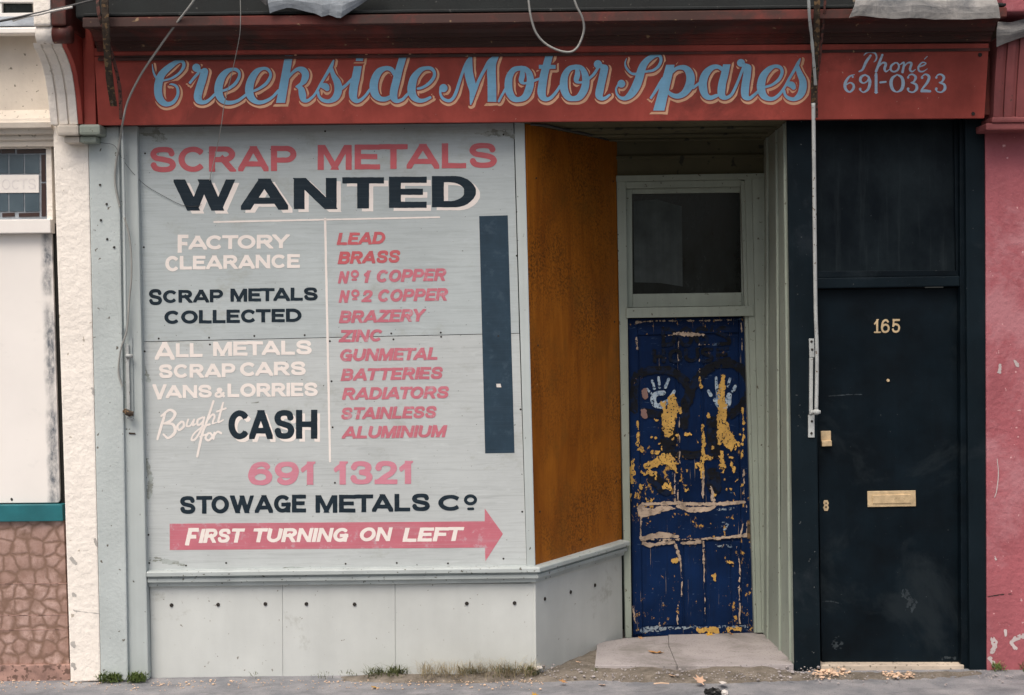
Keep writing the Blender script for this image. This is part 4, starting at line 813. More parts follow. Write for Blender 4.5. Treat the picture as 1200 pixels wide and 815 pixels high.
bf = [sk(p, obf, sbf) for p in ([(132, 595, 9), (112, 660, 13), (95, 718, 9)], [(113, 612, 8), (150, 585, 11), (175, 600, 13), (160, 630, 12), (125, 647, 8)], [(125, 647, 8), (165, 650, 12), (175, 685, 13), (145, 712, 10), (122, 696, 7)], [(203, 638, 8), (186, 658, 10), (194, 676, 9), (214, 660, 10), (213, 640, 8), (203, 638, 8)],
      [(235, 628, 8), (228, 656, 9), (244, 656, 8), (262, 628, 8)], [(262, 628, 8), (256, 655, 8), (268, 648, 7)], [(300, 618, 8), (278, 632, 10), (280, 654, 9), (300, 640, 8), (308, 618, 8)], [(308, 618, 8), (295, 670, 9), (268, 716, 9), (250, 720, 8), (262, 692, 7), (305, 655, 6)], [(350, 545, 9), (332, 600, 10), (314, 652, 9)], [(322, 632, 7), (345, 606, 9), (355, 615, 9), (346, 645, 8), (362, 642, 6)],
      [(394, 552, 8), (378, 612, 10), (372, 640, 9), (394, 630, 6)], [(366, 592, 8), (406, 577, 8)], [(333, 650, 8), (312, 660, 10), (296, 705, 11), (276, 796, 9)], [(288, 706, 7), (332, 690, 7)], [(326, 690, 8), (314, 712, 10), (328, 723, 9), (345, 705, 9), (336, 690, 8)], [(354, 688, 8), (350, 716, 9)], [(352, 702, 7), (368, 684, 8), (384, 690, 9)])]
word(bf, 't_white', 'white handwritten words Bought for', res=.3, wob=.15, grow=.1)
word(caps('CASH', 268, 371.5, 514.8, 514, 33.2, .25, .18, gap=.12), 't_navy', 'bold navy word CASH', (3.6, 3.8))
IT = dict(wv=.26, wh=.19, shear=.22)
def it(t, *a, **k): return caps(t, *a, **{**IT, **k})
def no(x, y):                                 # raised o with a stroke under it
    return [dict(p=[(x + 1.2 + 3.6 * math.cos(a) + 3.0 * .22, y - 10.2 - 3.4 * math.sin(a), 2.1) for a in np.linspace(0, 2 * math.pi, 16)]), dict(p=[(x - .8, y - 3.6, 1.9), (x + 3.2, y - 3.7, 1.9)])]
rows = [(it('LEAD', 395, 452.5, 287.2, 285.6, 13.6), 't_red'), (it('BRASS', 396, 470, 309.6, 307.4, 14), 't_red'),
        (it('N', 396, 409.5, 332.4, 332, 13.8) + no(414, 331.6) + it('1', 425, 434.5, 331.4, 331.2, 13.8) + it('COPPER', 440.4, 524, 331, 328.8, 14), 't_pink'), (it('N', 397, 410, 354.8, 354.4, 13.8) + no(414.5, 354.4) + it('2', 423.5, 437.5, 354, 353.8, 13.4) + it('COPPER', 442, 526, 353.8, 352, 14), 't_pink'),
        (it('BRAZERY', 397.4, 499, 378.8, 376.4, 14), 't_pink'), (it('ZINC', 397.4, 449.5, 401, 399.8, 13.6), 't_pink'), (it('GUNMETAL', 397.4, 515, 423.4, 421.4, 13.8), 't_pink'), (it('BATTERIES', 399.5, 520, 446.4, 443.8, 13.6), 't_pink'), (it('RADIATORS', 401, 527, 468.6, 466.6, 13.6), 't_pink'), (it('STAINLESS', 399, 512.5, 491.6, 489.6, 13.4), 't_pink'), (it('ALUMINIUM', 401, 524, 514, 512.2, 13.6), 't_pink')]
nmz = ['LEAD', 'BRASS', 'No 1 COPPER', 'No 2 COPPER', 'BRAZERY', 'ZINC', 'GUNMETAL', 'BATTERIES', 'RADIATORS', 'STAINLESS', 'ALUMINIUM']
for (st, m), t in zip(rows, nmz): word(st, m, 'slanting pinkish red word ' + t, res=.34)
word(caps('691', 291.2, 369, 568.6, 568, 26.6, .26, .18) + caps('1321', 392, 483.5, 567.8, 567, 26.4, .26, .18), 't_pale', 'pale pink telephone figures 691 1321')
word(caps('STOWAGE', 211.2, 358.2, 602.2, 600.2, 20, .25, .19) + caps('METALS', 370, 503.4, 601, 598.6, 19.8, .25, .19) + caps('C', 514, 541, 598.4, 598.2, 17.6, .25, .19) + [dict(p=[(551.3 + 5.9 * math.cos(a), 586 - 4.6 * math.sin(a), 2.9) for a in np.linspace(0, 2 * math.pi, 20)]), dict(p=[(549, 596.6, 2.6), (554, 596.5, 2.6)])], 't_navy', 'navy name STOWAGE METALS Co')
prism('arrow', [(198.8, 614), (568, 611.2), (568, 596), (589.4, 626), (568.8, 658), (568.2, 642), (199, 644.8)], YBd + .0004, .001, M['t_pink'], board, bevel=0, label='faded pink arrow')
word(it('F', 217, 233, 639.2, 639, 19.8) + it('IRST', 233.5, 286.5, 636.2, 635.6, 15.8) + it('TURNING', 294.8, 409.5, 635.4, 634.8, 15.6) + it('ON', 420.5, 460, 634.2, 634, 15.4) + it('LEFT', 472, 543.5, 635, 633.6, 15.6), 't_white', 'white slanting words FIRST TURNING ON LEFT', res=.36)
M['grime'] = flat('grey_green_grime', (.235, .25, .225), .7, .3, (.40, .44, .43), .46, fs=18)
for i, (pts, g) in enumerate([([(166, 152, 10), (180, 156, 14), (192, 163, 8)], 5), ([(176, 656, 3), (196, 658, 6), (216, 662, 3)], 3.5), ([(295, 472.5, 1), (303, 471.5, 1.6)], .6), ([(320, 668, 2), (345, 666, 3), (362, 668, 2)], 2), ([(172, 540, 4), (176, 560, 6), (174, 585, 4)], 4), ([(560, 158, 4), (590, 156, 8), (604, 160, 6)], 5), ([(170, 430, 3), (174, 445, 5)], 3)]):
    painted('stain', [sk(pts)], YBd + .0007, M['grime'], board, .4, .3, rag=(g, .28, .5, 1.6), seed=70 + i)
prism('painted_bar', [(561.5, 253.5), (568.5, 531.6), (603, 531), (595, 252.6)], YBd + .0004, .001, M['t_bar'], board, bevel=0, label='tall blank blue-black bar')
prism('paper_scrap', [(581.5, 450), (582, 454), (587.5, 454.2), (586.5, 450)], YBd - .001, .001, M['paper'], board, bevel=0)

# dark plug holes in the grey pilaster
for i, (x, y) in enumerate([(117.3, 217), (125, 239.5), (118.3, 258.3), (125.7, 280.5), (133.8, 290)]): clone(bolt0, P(x, y, -.0712), shop).scale = (.6, 1, .6)

# ================================================================== NEIGHBOUR ON THE LEFT
nl = root('neighbouring_shop', 'cream painted shop with leaded window and stone-pattern tiles beside the grey shopfront', 'shop', P(40, 790, 0))
XE = -3.6                                       # runs on beyond the picture
def NL(name, pts, Y, d, m, **k): return prism(name, pts, Y, d, m, parent=k.pop('parent', nl), **k)
box('side_wall', (XE, .22, -.05), (X_L + .02, .5, ztop_wall), M['cream_dirty'], nl)
NL('pilaster', [(61.5, 140), (82.5, 800), (118, 798.2), (102.8, 150)], -.0725, .3, M['cream'], bevel=.008)
M['grey_chip'] = flat('grey_render_chip', (.42, .40, .37), .8, .2)
for i, pts in enumerate(([(84, 655, 4), (88, 660, 5)], [(86, 697, 3), (90, 700, 2)], [(87, 716, 3), (90, 717, 2)], [(85, 754, 4), (87, 757, 3)], [(86, 780, 5), (88, 784, 3)], [(111, 632, 2), (113, 640, 2)], [(108, 455, 2), (109, 462, 2)])): painted('chip', [sk(pts)], -.0732, M['grey_chip'], nl, .35, .8, rag=(1.6, .4, 1, 1), seed=i)
painted('chip', [sk([(89, 716.5, .8), (100, 717.5, .9), (117, 719.5, .7)])], -.0731, M['grey_chip'], nl, .3, .4)
box('frieze', (XE, .0, P(40, 134, 0).z), (P(72, 90, 0).x, .25, P(40, 36, 0).z), M['cream_dirty'], nl)
def lprof(name, prof, mat, x1): return xprof(name, [(y, P(30, py, y).z) for y, py in prof] + [(.2, P(30, prof[-1][1], .2).z + .02), (.2, P(30, prof[0][1], .2).z)], XE, x1, mat, nl, bevel=.002)
lprof('cornice_moulding', [(-.02, 172.5), (-.035, 172), (-.035, 166), (-.05, 164), (-.05, 158.5), (-.075, 157), (-.08, 151.5), (-.105, 150), (-.11, 143.5), (-.09, 142.5), (-.085, 139), (-.015, 129.5)], M['cream_dirty'], P(60.5, 150, -.1).x)
lprof('upper_ledge', [(-.02, 42.5), (-.12, 41), (-.14, 38.5), (-.14, 33.5), (-.12, 31)], M['white_board'], P(44, 36, -.14).x)
lprof('ledge_lead', [(-.10, 31), (-.135, 30.5), (-.1, 24), (0, 20)], M['lead'], P(42, 26, -.12).x)
uw = NL('upper_window', [(-60, 2), (-60, 18), (38, 17), (37, 1)], .06, .02, M['glass'], bevel=0)
NL('window_frame', [(-60, 16), (-60, 22), (41, 21), (40.5, 15)], .03, .05, M['white_board'], parent=uw); NL('window_frame', [(-60, -2), (-60, 3), (40, 3), (40, -3)], .03, .05, M['white_board'], parent=uw)
NL('window_frame', [(-1, 2), (-1, 16), (2, 16), (2, 2)], .035, .03, M['white_board'], parent=uw)
# leaded window
lw = NL('leaded_window', [(-120, 172), (-120, 259), (58, 257), (56, 170)], .02, .03, M['lead'], bevel=0)
xcol = [-100, -82, -64.5, -46, -27.5, -8.2, 10, 28.3, 46.6]
for r, (ya, yb) in enumerate([(181.5, 203.5), (226.5, 248)]):
    for i in range(len(xcol) - 1): NL('pane', [(xcol[i] + .9, ya), (xcol[i] + 1, yb), (xcol[i + 1] - .6, yb - .3), (xcol[i + 1] - .9, ya - .3)], .016, .006, M['pane'], parent=lw, bevel=.0005)
bpane = flat('brown_pane_glass', (.045, .025, .022), .3, .2); M['bpane'] = bpane
for xa, xb in [(-100, -40), (-38, -18), (-16, .5), (1.6, 17), (19.8, 53)]:
    NL('pane', [(xa, 175.5), (xa, 180.3), (xb, 179.6), (xb, 174.8)], .016, .006, bpane, parent=lw, bevel=.0005)
for xa, xb in [(-100, -40), (-38, -18), (-16, -.5), (2.6, 17), (22, 46)]:
    NL('pane', [(xa, 250), (xa, 254.5), (xb, 253.9), (xb, 249.4)], .016, .006, bpane, parent=lw, bevel=.0005)
NL('pane', [(48.3, 181.6), (48.5, 213.2), (53.4, 213), (53, 181.4)], .016, .006, bpane, parent=lw, bevel=.0005)
NL('pane', [(48.5, 215), (48.7, 254), (54, 253.8), (53.5, 214.8)], .016, .006, bpane, parent=lw, bevel=.0005)
band = NL('name_band', [(-100, 206.2), (-100, 227), (45.6, 226), (45.4, 205)], .012, .008, M['white_board'], parent=lw, bevel=.001)
M['ghost'] = flat('ghost_lettering_paint', (.70, .665, .64), .6, .1)
painted('ghost_lettering', caps('OCTS', 2, 42, 222.6, 222, 12.5, .16, .12), .0112, M['ghost'], band, .4, .3)
NL('window_frame', [(53.6, 171), (55, 258), (62, 258), (60, 171)], -.0, .06, M['cream'], parent=lw, bevel=.004)
NL('window_frame', [(-120, 170), (-120, 175.6), (56, 174), (56, 168)], -.0, .06, M['cream'], parent=lw, bevel=.003)
NL('window_sill', [(-120, 258.8), (-120, 275), (59.3, 273.2), (58.8, 257)], -.05, .12, M['white_board'], bevel=.005)
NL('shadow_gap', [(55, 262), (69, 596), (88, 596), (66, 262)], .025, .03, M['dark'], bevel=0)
rr = [(66.8 + 3.4 * math.cos(a) , 585 + 4.4 * math.sin(a)) for a in np.linspace(0, math.pi / 2, 6)]
def stained_board():
    t = NT('white_board_with_damp_streak'); sp = t.n('SeparateXYZ'); t.l(t.tc.outputs['Object'], sp.inputs[0])
    pa, pb = P(55.5, 300, 0), P(65, 590, 0)
    xl = t.math('ADD', t.math('MULTIPLY', t.math('SUBTRACT', sp.outputs[2], pa.z), (pb.x - pa.x) / (pb.z - pa.z)), pa.x)
    d = t.math('ABSOLUTE', t.math('ADD', t.math('SUBTRACT', sp.outputs[0], xl), t.ramp(t.noise(5, 4, .6), .3, .7, -.012, .012)), 0)
    k = t.math('MULTIPLY', t.ramp(d, .012, .042, 1, 0), t.ramp(t.noise(1, 3, .55, (1, 1, 3.4), loc=(2, 2, .9)), .32, .52))
    k = t.math('MULTIPLY', k, t.ramp(t.noise(34, 5, .7, (1, 1, .5)), .25, .6))
    c = (.80, .765, .72); col = t.mix(t.ramp(t.noise(2, 5), .3, .7), mul(c, .95), mul(c, 1.04))
    col = t.mix(t.math('MULTIPLY', t.ramp(t.noise(3, 8, .75), .58, .72), .4), col, (.5, .49, .47))
    return t.out(t.mix(t.math('MULTIPLY', k, 1.0), col, (.12, .135, .155)), .6, None, .3)
wb = NL('painted_board', [(-150, 275.2), (-150, 591)] + [(x, y) for x, y in reversed(rr)] + [(60.7, 274)], .0, .022, stained_board(), bevel=.003)
painted('damp_stain', [sk([(13.5, 585, 2.6), (14, 586, 2.6)])], -.0008, M['hole'], wb, .4)
NL('teal_sill', [(-150, 593.5), (-150, 613.5), (73.6, 611), (72.8, 591.5)], -.035, .1, M['teal'], bevel=.004)
NL('tile_cladding', [(-150, 612), (-150, 781), (81, 779), (74.5, 610)], -.01, .1, M['cladding'], bevel=.002)
for y in (683.5, 720.5, 737.5): NL('tile_joint', [(-150, y + 2), (-150, y + 2.8), (79, y + .8), (79, y)], -.0115, .003, M['plinth'], bevel=0)
NL('plinth', [(-150, 781.5), (-150, 806), (82.5, 800), (82, 779.3)], -.03, .12, M['plinth'], bevel=.005)
# cream half of the console, with its flutes
def console_multi(name, parts, mat, parent, **k):
    vs = []; fs = []
    for x0, x1, ins in parts:
        p = [(y + ins, P(80, py, y).z) for y, py in cprof]; p += [(.05, p[-1][1]), (.05, p[0][1])]; n = len(p); b = len(vs)
        vs += [(x0, y, z) for y, z in p] + [(x1, y, z) for y, z in p]
        fs += [tuple(range(b, b + n)), tuple(range(b + n, b + 2 * n))] + [(b + i, b + (i + 1) % n, b + (i + 1) % n + n, b + i + n) for i in range(n)]
    return link(name, vs, fs, mat, parent, **k)
wC = CXM - CXL; e = .0004
console_multi('console', [(CXL + a * wC + e, CXL + b_ * wC - e, d) for a, b_, d in [(0, .27, 0), (.27, .34, .010), (.34, .64, 0), (.64, .71, .010), (.71, 1, 0)]], M['cream'], nl, bevel=.0025)
xh = -534 * .9366 / 219.34
box('console_head', (P(39, 30, -.48).x, -.48, P(70, 30, -.48).z), (xh, .05, P(70, -14, -.48).z), M['cream'], nl, .01)
tube('console_roll', [(P(43, 40, -.45).x, -.43, P(80, 41, -.43).z), (xh, -.43, P(80, 41, -.43).z)], .046, M['cream'], nl, 18, False)
box('console_base', (P(67.5, 150, -.17).x, -.1905, P(80, 159.2, -.17).z), (P(93.2, 150, -.17).x, .03, P(80, 146.5, -.17).z), M['cream_dirty'], nl, .014)
box('console_base', (P(75, 150, -.15).x, -.1555, P(80, 167.7, -.15).z), (P(93.2, 150, -.15).x, .03, P(80, 159.6, -.17).z), M['cream_dirty'], nl, .008)

# ================================================================== NEIGHBOUR ON THE RIGHT
nr_ = root('neighbouring_shop', 'pink painted shop wall and fluted console beside the black side door', 'shop', P(1190, 790, -.05))
XR = 3.6
v0, v1 = P(1154.8, 150, -.04), P(1156.8, 792, -.04)
link('wall', [(v1.x, -.04, -.05), (XR, -.04, -.05), (XR, -.04, v0.z), (v0.x, -.04, v0.z), (v1.x, .4, -.05), (XR, .4, -.05), (XR, .4, v0.z), (v0.x, .4, v0.z)],
     [(0, 1, 2, 3), (4, 5, 6, 7), (0, 1, 5, 4), (1, 2, 6, 5), (2, 3, 7, 6), (3, 0, 4, 7)], M['pink'], nr_, bevel=.004)
M['peeled'] = flat('bare_render_where_paint_peeled', (.50, .44, .43), .8, .2, (.36, .24, .24), .6)
pk = [sk([(1163, 750, 6), (1166, 757, 6), (1162, 765, 4)]), sk([(1187, 752, 4), (1193, 747, 7), (1200, 747, 7), (1206, 752, 7)]), sk([(1178, 739, 4), (1178, 744, 3)]), sk([(1160, 771, 4), (1163, 776, 4), (1167, 783, 3)]), sk([(1186, 754, 4), (1190, 760, 4)]), sk([(1220, 770, 8), (1240, 778, 6)])]
painted('peeled_patch', pk, -.0415, M['peeled'], nr_, .4, 1.6, rough=lambda X, Y: (fbm(X, Y, .3, 6) - .3) * 3, label='flaked patches low on the pink wall')
painted('scratch', [sk([(1168.5, 538, .7), (1170, 555, 1.1), (1168, 575, 1.1), (1165.5, 583, .8)])], -.0418, M['peeled'], nr_, .3)
for pts in ([(1172, 428, 3), (1171, 436, 4)], [(1190, 423, 3), (1192, 428, 4)], [(1166, 652, 2), (1167, 656, 2)]): painted('peeled_patch', [sk(pts)], -.0416, M['peeled'], nr_, .35, .8, rag=(1.5, .4, 1, 1), )
painted('scratch', [sk([(1157.5, 699.5, .7), (1170, 697.5, 1.2), (1185, 696, .8)])], -.0418, M['dark'], nr_, .3, rough=lambda X, Y: (fbm(X, Y, .5, 3) - .1) * 2)
RX0 = P(1163.5, 137, -.16).x
rp = [(-.235, 44), (-.232, 55), (-.21, 76), (-.185, 105), (-.165, 137)]
vs = []; fs = []
for x0, x1, ins in [(0, .035, 0), (.035, .055, .012), (.055, .098, 0), (.098, .118, .012), (.118, .161, 0), (.161, .181, .012), (.181, .22, 0)]:
    p = [(y + ins, P(1180, py, y).z) for y, py in rp]; p += [(.05, p[-1][1]), (.05, p[0][1])]; n = len(p); b = len(vs)
    vs += [(RX0 + x0 + e, y, z) for y, z in p] + [(RX0 + x1 - e, y, z) for y, z in p]
    fs += [tuple(range(b, b + n)), tuple(range(b + n, b + 2 * n))] + [(b + i, b + (i + 1) % n, b + (i + 1) % n + n, b + i + n) for i in range(n)]
link('console', vs, fs, M['pink_corbel'], nr_, bevel=.0025)
box('console_base', (P(1155.5, 145, -.19).x, -.19, P(1170, 152.5, -.19).z), (RX0 + .26, .03, P(1170, 144.3, -.19).z), M['pink_corbel'], nr_, .008)
box('console_base', (P(1161, 145, -.18).x, -.20, P(1170, 144.2, -.19).z), (RX0 + .24, .03, P(1170, 137.2, -.19).z), M['pink_corbel'], nr_, .010)
box('console_head', (P(1175, 10, -.33).x, -.33, P(1175, 14, -.33).z), (XR, .05, P(1175, -30, -.33).z), M['pink'], nr_, .01)
box('upper_wall', (RX0 + .002, -.02, P(1175, 44, -.02).z), (XR, .4, ztop_wall), M['brick'], nr_)
box('fascia_panel', (RX0 + .225, -.10, v0.z + .002), (XR, .0, P(1175, 44, -.02).z), M['pink_corbel'], nr_)
def drape(name, rows, mat, parent=None, th=.004, jit=.006, sub=6, seed=1, **k):
    """a bent metal sheet: rows of (px, py, Y) control points, densified, rumpled and given thickness"""
    rows = [[Vector(P(*p)) for p in r] for r in rows]
    rows = [[Vector(v) for v in catmull(r, sub)] for r in rows]
    cols = list(zip(*rows)); cols = [[Vector(v) for v in catmull(c, 4)] for c in cols]
    nx, ny = len(cols), len(cols[0]); vs = []
    for c in cols:
        for v in c:
            n1 = mnoise.noise_vector(v * 7 + Vector((seed, 0, 0))); n2 = mnoise.noise_vector(v * 22 + Vector((seed, 5, 0))); vs.append(v + n1 * jit + n2 * jit * .45)
    off = Vector((0, th, th * .5)); m = len(vs); vs += [v + off for v in vs]; fs = []
    for i in range(nx - 1):
        for j in range(ny - 1):
            a = i * ny + j; fs += [(a, a + 1, a + ny + 1, a + ny), (m + a, m + a + ny, m + a + ny + 1, m + a + 1)]
    ring = [i * ny for i in range(nx)] + [(nx - 1) * ny + j for j in range(1, ny)] + [i * ny + ny - 1 for i in range(nx - 2, -1, -1)] + [j for j in range(ny - 2, 0, -1)]
    for a, b in zip(ring, ring[1:] + ring[:1]): fs.append((a, b, b + m, a + m))
    return link(name, vs, fs, mat, parent, smooth=False, **k)
drape('lead_cap', [[(1170, 26, -.27), (1185, 27, -.27), (1205, 22, -.27), (1240, 20, -.27)], [(1169, 38, -.29), (1185, 38, -.29), (1205, 34, -.29), (1240, 32, -.29)], [(1169, 55, -.26), (1180, 51, -.26), (1205, 42, -.26), (1240, 40, -.26)]], M['lead_pale'], nr_, seed=4)

# ================================================================== SHEETS, WIRES AND AWNING IRONWORK
tag(drape('lead_flashing', [[(312, -12, -.20), (350, -14, -.22), (395, -14, -.22), (450, -14, -.2)], [(318, 3, -.475), (350, 0, -.49), (395, 2, -.49), (445, -1, -.475)], [(316.5, 15.5, -.50), (338, 9, -.51), (352, 12, -.515), (368, 15, -.515), (379, 20.5, -.52), (383, 17, -.51), (398, 22, -.52), (414, 12, -.50), (428, 2, -.485)]],
          M['lead'], None, jit=.005, sub=8, seed=2, th=.003), 'torn grey metal sheet drooping over the red cornice above Creekside', 'flashing') if False else None
def sheetpoly(name, top, bot, mat, seed, jit=.006, th=.004):
    n = 26; T = [Vector(P(*v)) for v in resample(top, n)]; Bm = [Vector(P(*v)) for v in resample(bot, n)]; ny = 7; vs = []
    for a, b in zip(T, Bm):
        for j in range(ny):
            t = j / (ny - 1); v = a.lerp(b, t); v.y -= .03 * math.sin(t * math.pi)
            d = mnoise.noise_vector(v * 6 + Vector((seed, 0, 0))) * jit + mnoise.noise_vector(v * 19 + Vector((seed, 3, 0))) * jit * .5; vs.append(v + d)
    m = len(vs); vs += [v + Vector((0, th, th)) for v in vs]; fs = []
    for i in range(n - 1):
        for j in range(ny - 1): a = i * ny + j; fs += [(a, a + 1, a + ny + 1, a + ny), (m + a, m + a + ny, m + a + ny + 1, m + a + 1)]
    ring = [i * ny for i in range(n)] + [(n - 1) * ny + j for j in range(1, ny)] + [i * ny + ny - 1 for i in range(n - 2, -1, -1)] + [j for j in range(ny - 2, 0, -1)]
    for a, b in zip(ring, ring[1:] + ring[:1]): fs.append((a, b, b + m, a + m))
    return link(name, vs, fs, mat)
def resample(pts, n):
    pts = [np.array(p, float) for p in pts]; L = np.cumsum([0] + [np.linalg.norm((b - a)[:2]) for a, b in zip(pts, pts[1:])]); out = []
    for t in np.linspace(0, L[-1], n):
        i = min(len(pts) - 2, int(np.searchsorted(L, t, 'right') - 1)); f = (t - L[i]) / max(1e-6, L[i + 1] - L[i]); out.append(pts[i] + (pts[i + 1] - pts[i]) * f)
    return out
tag(sheetpoly('lead_flashing', [(315, -16, -.47), (380, -17, -.475), (450, -17, -.47)], [(316.5, 16, -.50), (338, 9, -.505), (352, 12, -.51), (368, 15, -.51), (378, 20.5, -.515), (383, 17, -.505), (398.5, 22.5, -.515), (412, 13, -.50), (434, -2, -.48)], M['lead'], 2),
    'torn grey lead sheet sagging over the red cornice above the name lettering', 'flashing')
tag(sheetpoly('lead_flashing', [(305, -12, -.48), (318, -12, -.48)], [(304, 0, -.5), (312, 6.5, -.5), (318, 5, -.5)], M['lead_pale'], 7, .003),
    'small bent scrap of pale metal beside the torn lead sheet', 'flashing')
tag(sheetpoly('lead_flashing', [(1004, -14, -.47), (1080, -16, -.47), (1160, -17, -.47)], [(996, 20.5, -.525), (1004, 18, -.525), (1040, 21, -.53), (1090, 22.5, -.535), (1130, 22.5, -.535), (1172, 21.5, -.525)], M['lead_pale'], 9, .007),
    'broad pale lead sheet folded over the cornice end near the pink wall', 'flashing')
# rusty awning ironwork left
aw = root('awning_bracket', 'rusty old awning strap hanging across the left end of the red sign', 'awning bracket', P(125, 60, -.5))
def strap(name, pts, w, th, mat, parent):
    P3 = [Vector(P(*p)) for p in pts]; vs = []; fs = []
    P3 = [Vector(v) for v in catmull(P3, 6)]
    for i, p in enumerate(P3):
        j = mnoise.noise(p * 30) * .002; ww = w / 2 + j
        vs += [p + Vector((-ww, 0, 0)), p + Vector((ww, 0, 0)), p + Vector((ww, th, 0)), p + Vector((-ww, th, 0))]
    for i in range(len(P3) - 1):
        for j in range(4): a = i * 4 + j; b = i * 4 + (j + 1) % 4; fs.append((a, b, b + 4, a + 4))
    k = len(vs); fs += [(0, 1, 2, 3), (k - 4, k - 3, k - 2, k - 1)]
    return link(name, vs, fs, mat, parent, bevel=.0015)
M['rust_red'] = paint('red_painted_iron', (.13, .05, .04), .7, .35, 20, 0, speck=(.03, .02, .015), sp_s=50, sp_t=.6, bump=.6)
strap('strap', [(122, -20, -.53), (123.5, 25, -.52), (126, 70, -.42), (129, 100, -.34), (133, 124.5, -.26)], .034, .012, M['rust'], aw)
strap('strap', [(114, -20, -.50), (115.5, 15, -.50), (125, 45, -.45), (134, 75, -.38), (140, 105, -.30), (141.5, 140, -.235)], .017, .01, M['rust_red'], aw)
disc('rivet', P(132, 120, -.275), .008, M['rust'], aw, .008)
al = root('awning_bracket', 'short grey awning slide screwed to the wooden stile left of the board', 'awning bracket', P(149, 480, -.07))
strap('rod', [(148.6, 404, -.075), (149.6, 440, -.078), (150.6, 484, -.08)], .017, .016, M['iron_grey'], al)
strap('back_plate', [(152.5, 396, -.056), (153.4, 440, -.056), (154.2, 486, -.056)], .020, .009, M['wood_grey'], al)
tubepx('collar', [(147.5, 417, -.08), (155.5, 417.6, -.08)], .010, M['iron_grey'], al, smoothpath=False)
tubepx('foot', [(145.5, 481, -.09), (151, 484.5, -.095), (156.5, 485, -.09)], [.012, .016, .012], M['rust'], al)
tubepx('foot', [(150, 489, -.075), (156, 492, -.075)], .010, M['iron_grey'], al, smoothpath=False)
prism('screw_plate', [(150.8, 507), (151, 509), (158.5, 509.4), (158.2, 507.6)], -.05, .006, M['rust'], al, bevel=.001)
ar = root('awning_rod', 'long pale awning rod running down from the cornice past the black side door', 'awning arm', P(955, 500, -.05))
strap('strap', [(947.5, -20, -.56), (948.5, 15, -.52), (951.5, 45, -.44), (954.5, 80, -.36), (956, 100, -.31)], .013, .012, M['iron_grey'], ar)
strap('strap', [(958, -20, -.545), (957.5, 15, -.51), (957, 50, -.42), (954.5, 90, -.32), (953.8, 124, -.25)], .030, .012, M['rust'], ar)
strap('strap', [(968, -20, -.52), (966.5, 10, -.49), (963, 45, -.40), (961, 70, -.35), (957.5, 100, -.295), (957.5, 138, -.225)], .011, .01, M['rust_red'], ar)
tubepx('rod', [(953.2, 121, -.265), (953.6, 160, -.24), (954.6, 260, -.18), (955.8, 360, -.12), (957.2, 404, -.09), (957.3, 440, -.075), (956.6, 482, -.07)], .0102, M['iron_grey'], ar, sides=10, label='pale straight rod')
prism('track_plate', [(948.2, 397), (948.8, 419), (954.6, 419), (954, 397)], -.03, .012, M['iron_grey'], ar, bevel=.002)
prism('track_plate', [(948.8, 419.5), (948.6, 486), (952.4, 486), (953, 419.5)], -.036, .017, M['iron_grey'], ar, bevel=.002)
prism('track_plate', [(947.2, 486.5), (947.3, 513), (954.6, 513), (954.6, 486.5)], -.03, .012, M['iron_grey'], ar, bevel=.002)
for x, y in [(951, 400.5), (951.8, 410), (951.5, 494), (951, 508)]: disc('screw_hole', P(x, y, -.0305), .007, M['hole'], ar, .002)
tubepx('pivot', [(951.5, 483.5, -.06), (957.5, 483, -.085), (961, 483.2, -.085)], [.012, .015, .010], M['iron_grey'], ar)
# cables
def cable(pts, r, mat, label, grp=None): return tag(tubepx('cable', pts, r, mat, None, sides=6), label, 'cable', grp)
cable([(236, -14, -.55), (225, 4, -.53), (205, 30, -.46), (185, 58, -.36), (165, 88, -.29), (150, 118, -.25), (144.5, 140, -.235), (141.5, 158, -.11), (138.8, 175, -.095), (135.5, 195, -.085), (135, 215, -.082), (138, 232, -.08), (140.5, 243, -.085)], .0058, M['cable'], 'slack grey cable looping from the cornice down to the grey pilaster')
cable([(143, 148, -.09), (144.8, 210, -.085), (146.2, 300, -.082), (147.4, 392, -.08)], .0088, M['wood_grey'], 'straight painted conduit running down the wooden stile')
cable([(145.5, 255, -.09), (150.5, 272, -.088), (153.5, 295, -.088), (154, 325, -.088), (151.5, 352, -.088), (149.5, 380, -.09), (147.5, 392, -.09), (142, 408, -.09), (139.4, 424, -.085), (139, 438, -.083), (141.5, 448, -.083), (143.5, 453, -.083)], .0048, M['cable'], 'thin grey cable bowing out beside the conduit below its middle')
cable([(281.5, -14, -.53), (281.8, 30, -.49), (279, 52, -.40), (272, 85, -.28), (263, 122, -.20), (259.5, 146, -.16), (254, 175, -.06), (248, 200, -.02), (245.5, 212, -.012)], .0022, M['cable'], 'hair-thin grey wire hanging in front of the letters over the board top')
cable([(108, 166, -.09), (122, 168, -.088), (134, 171, -.09), (143, 186, -.09), (155, 202, -.055), (170, 217, -.012), (190, 229, -.008), (213, 240.5, -.006), (230, 242, -.006), (236, 240, -.006)], .0012, M['cable_dark'], 'hair-thin dark wire sagging across the top corner of the grey board')
cable([(618.5, -14, -.55), (620, 6, -.54), (623, 24, -.53), (629, 40, -.51), (640, 52, -.49), (655, 59.5, -.48), (668, 61.2, -.475), (676, 56.5, -.48), (681.5, 46, -.49), (684.5, 33, -.51), (682, 20, -.53), (676, 8, -.54), (671, -6, -.55)], .0056, M['cable'], 'pale loop of cable dangling from the cornice over the middle of the sign')
cable([(-40, 31, -.5), (0, 25, -.5), (40, 16.5, -.52), (85, 6.5, -.54), (125, -4, -.56)], .0060, M['cable_dark'], 'dark cable slanting across the cream console top')
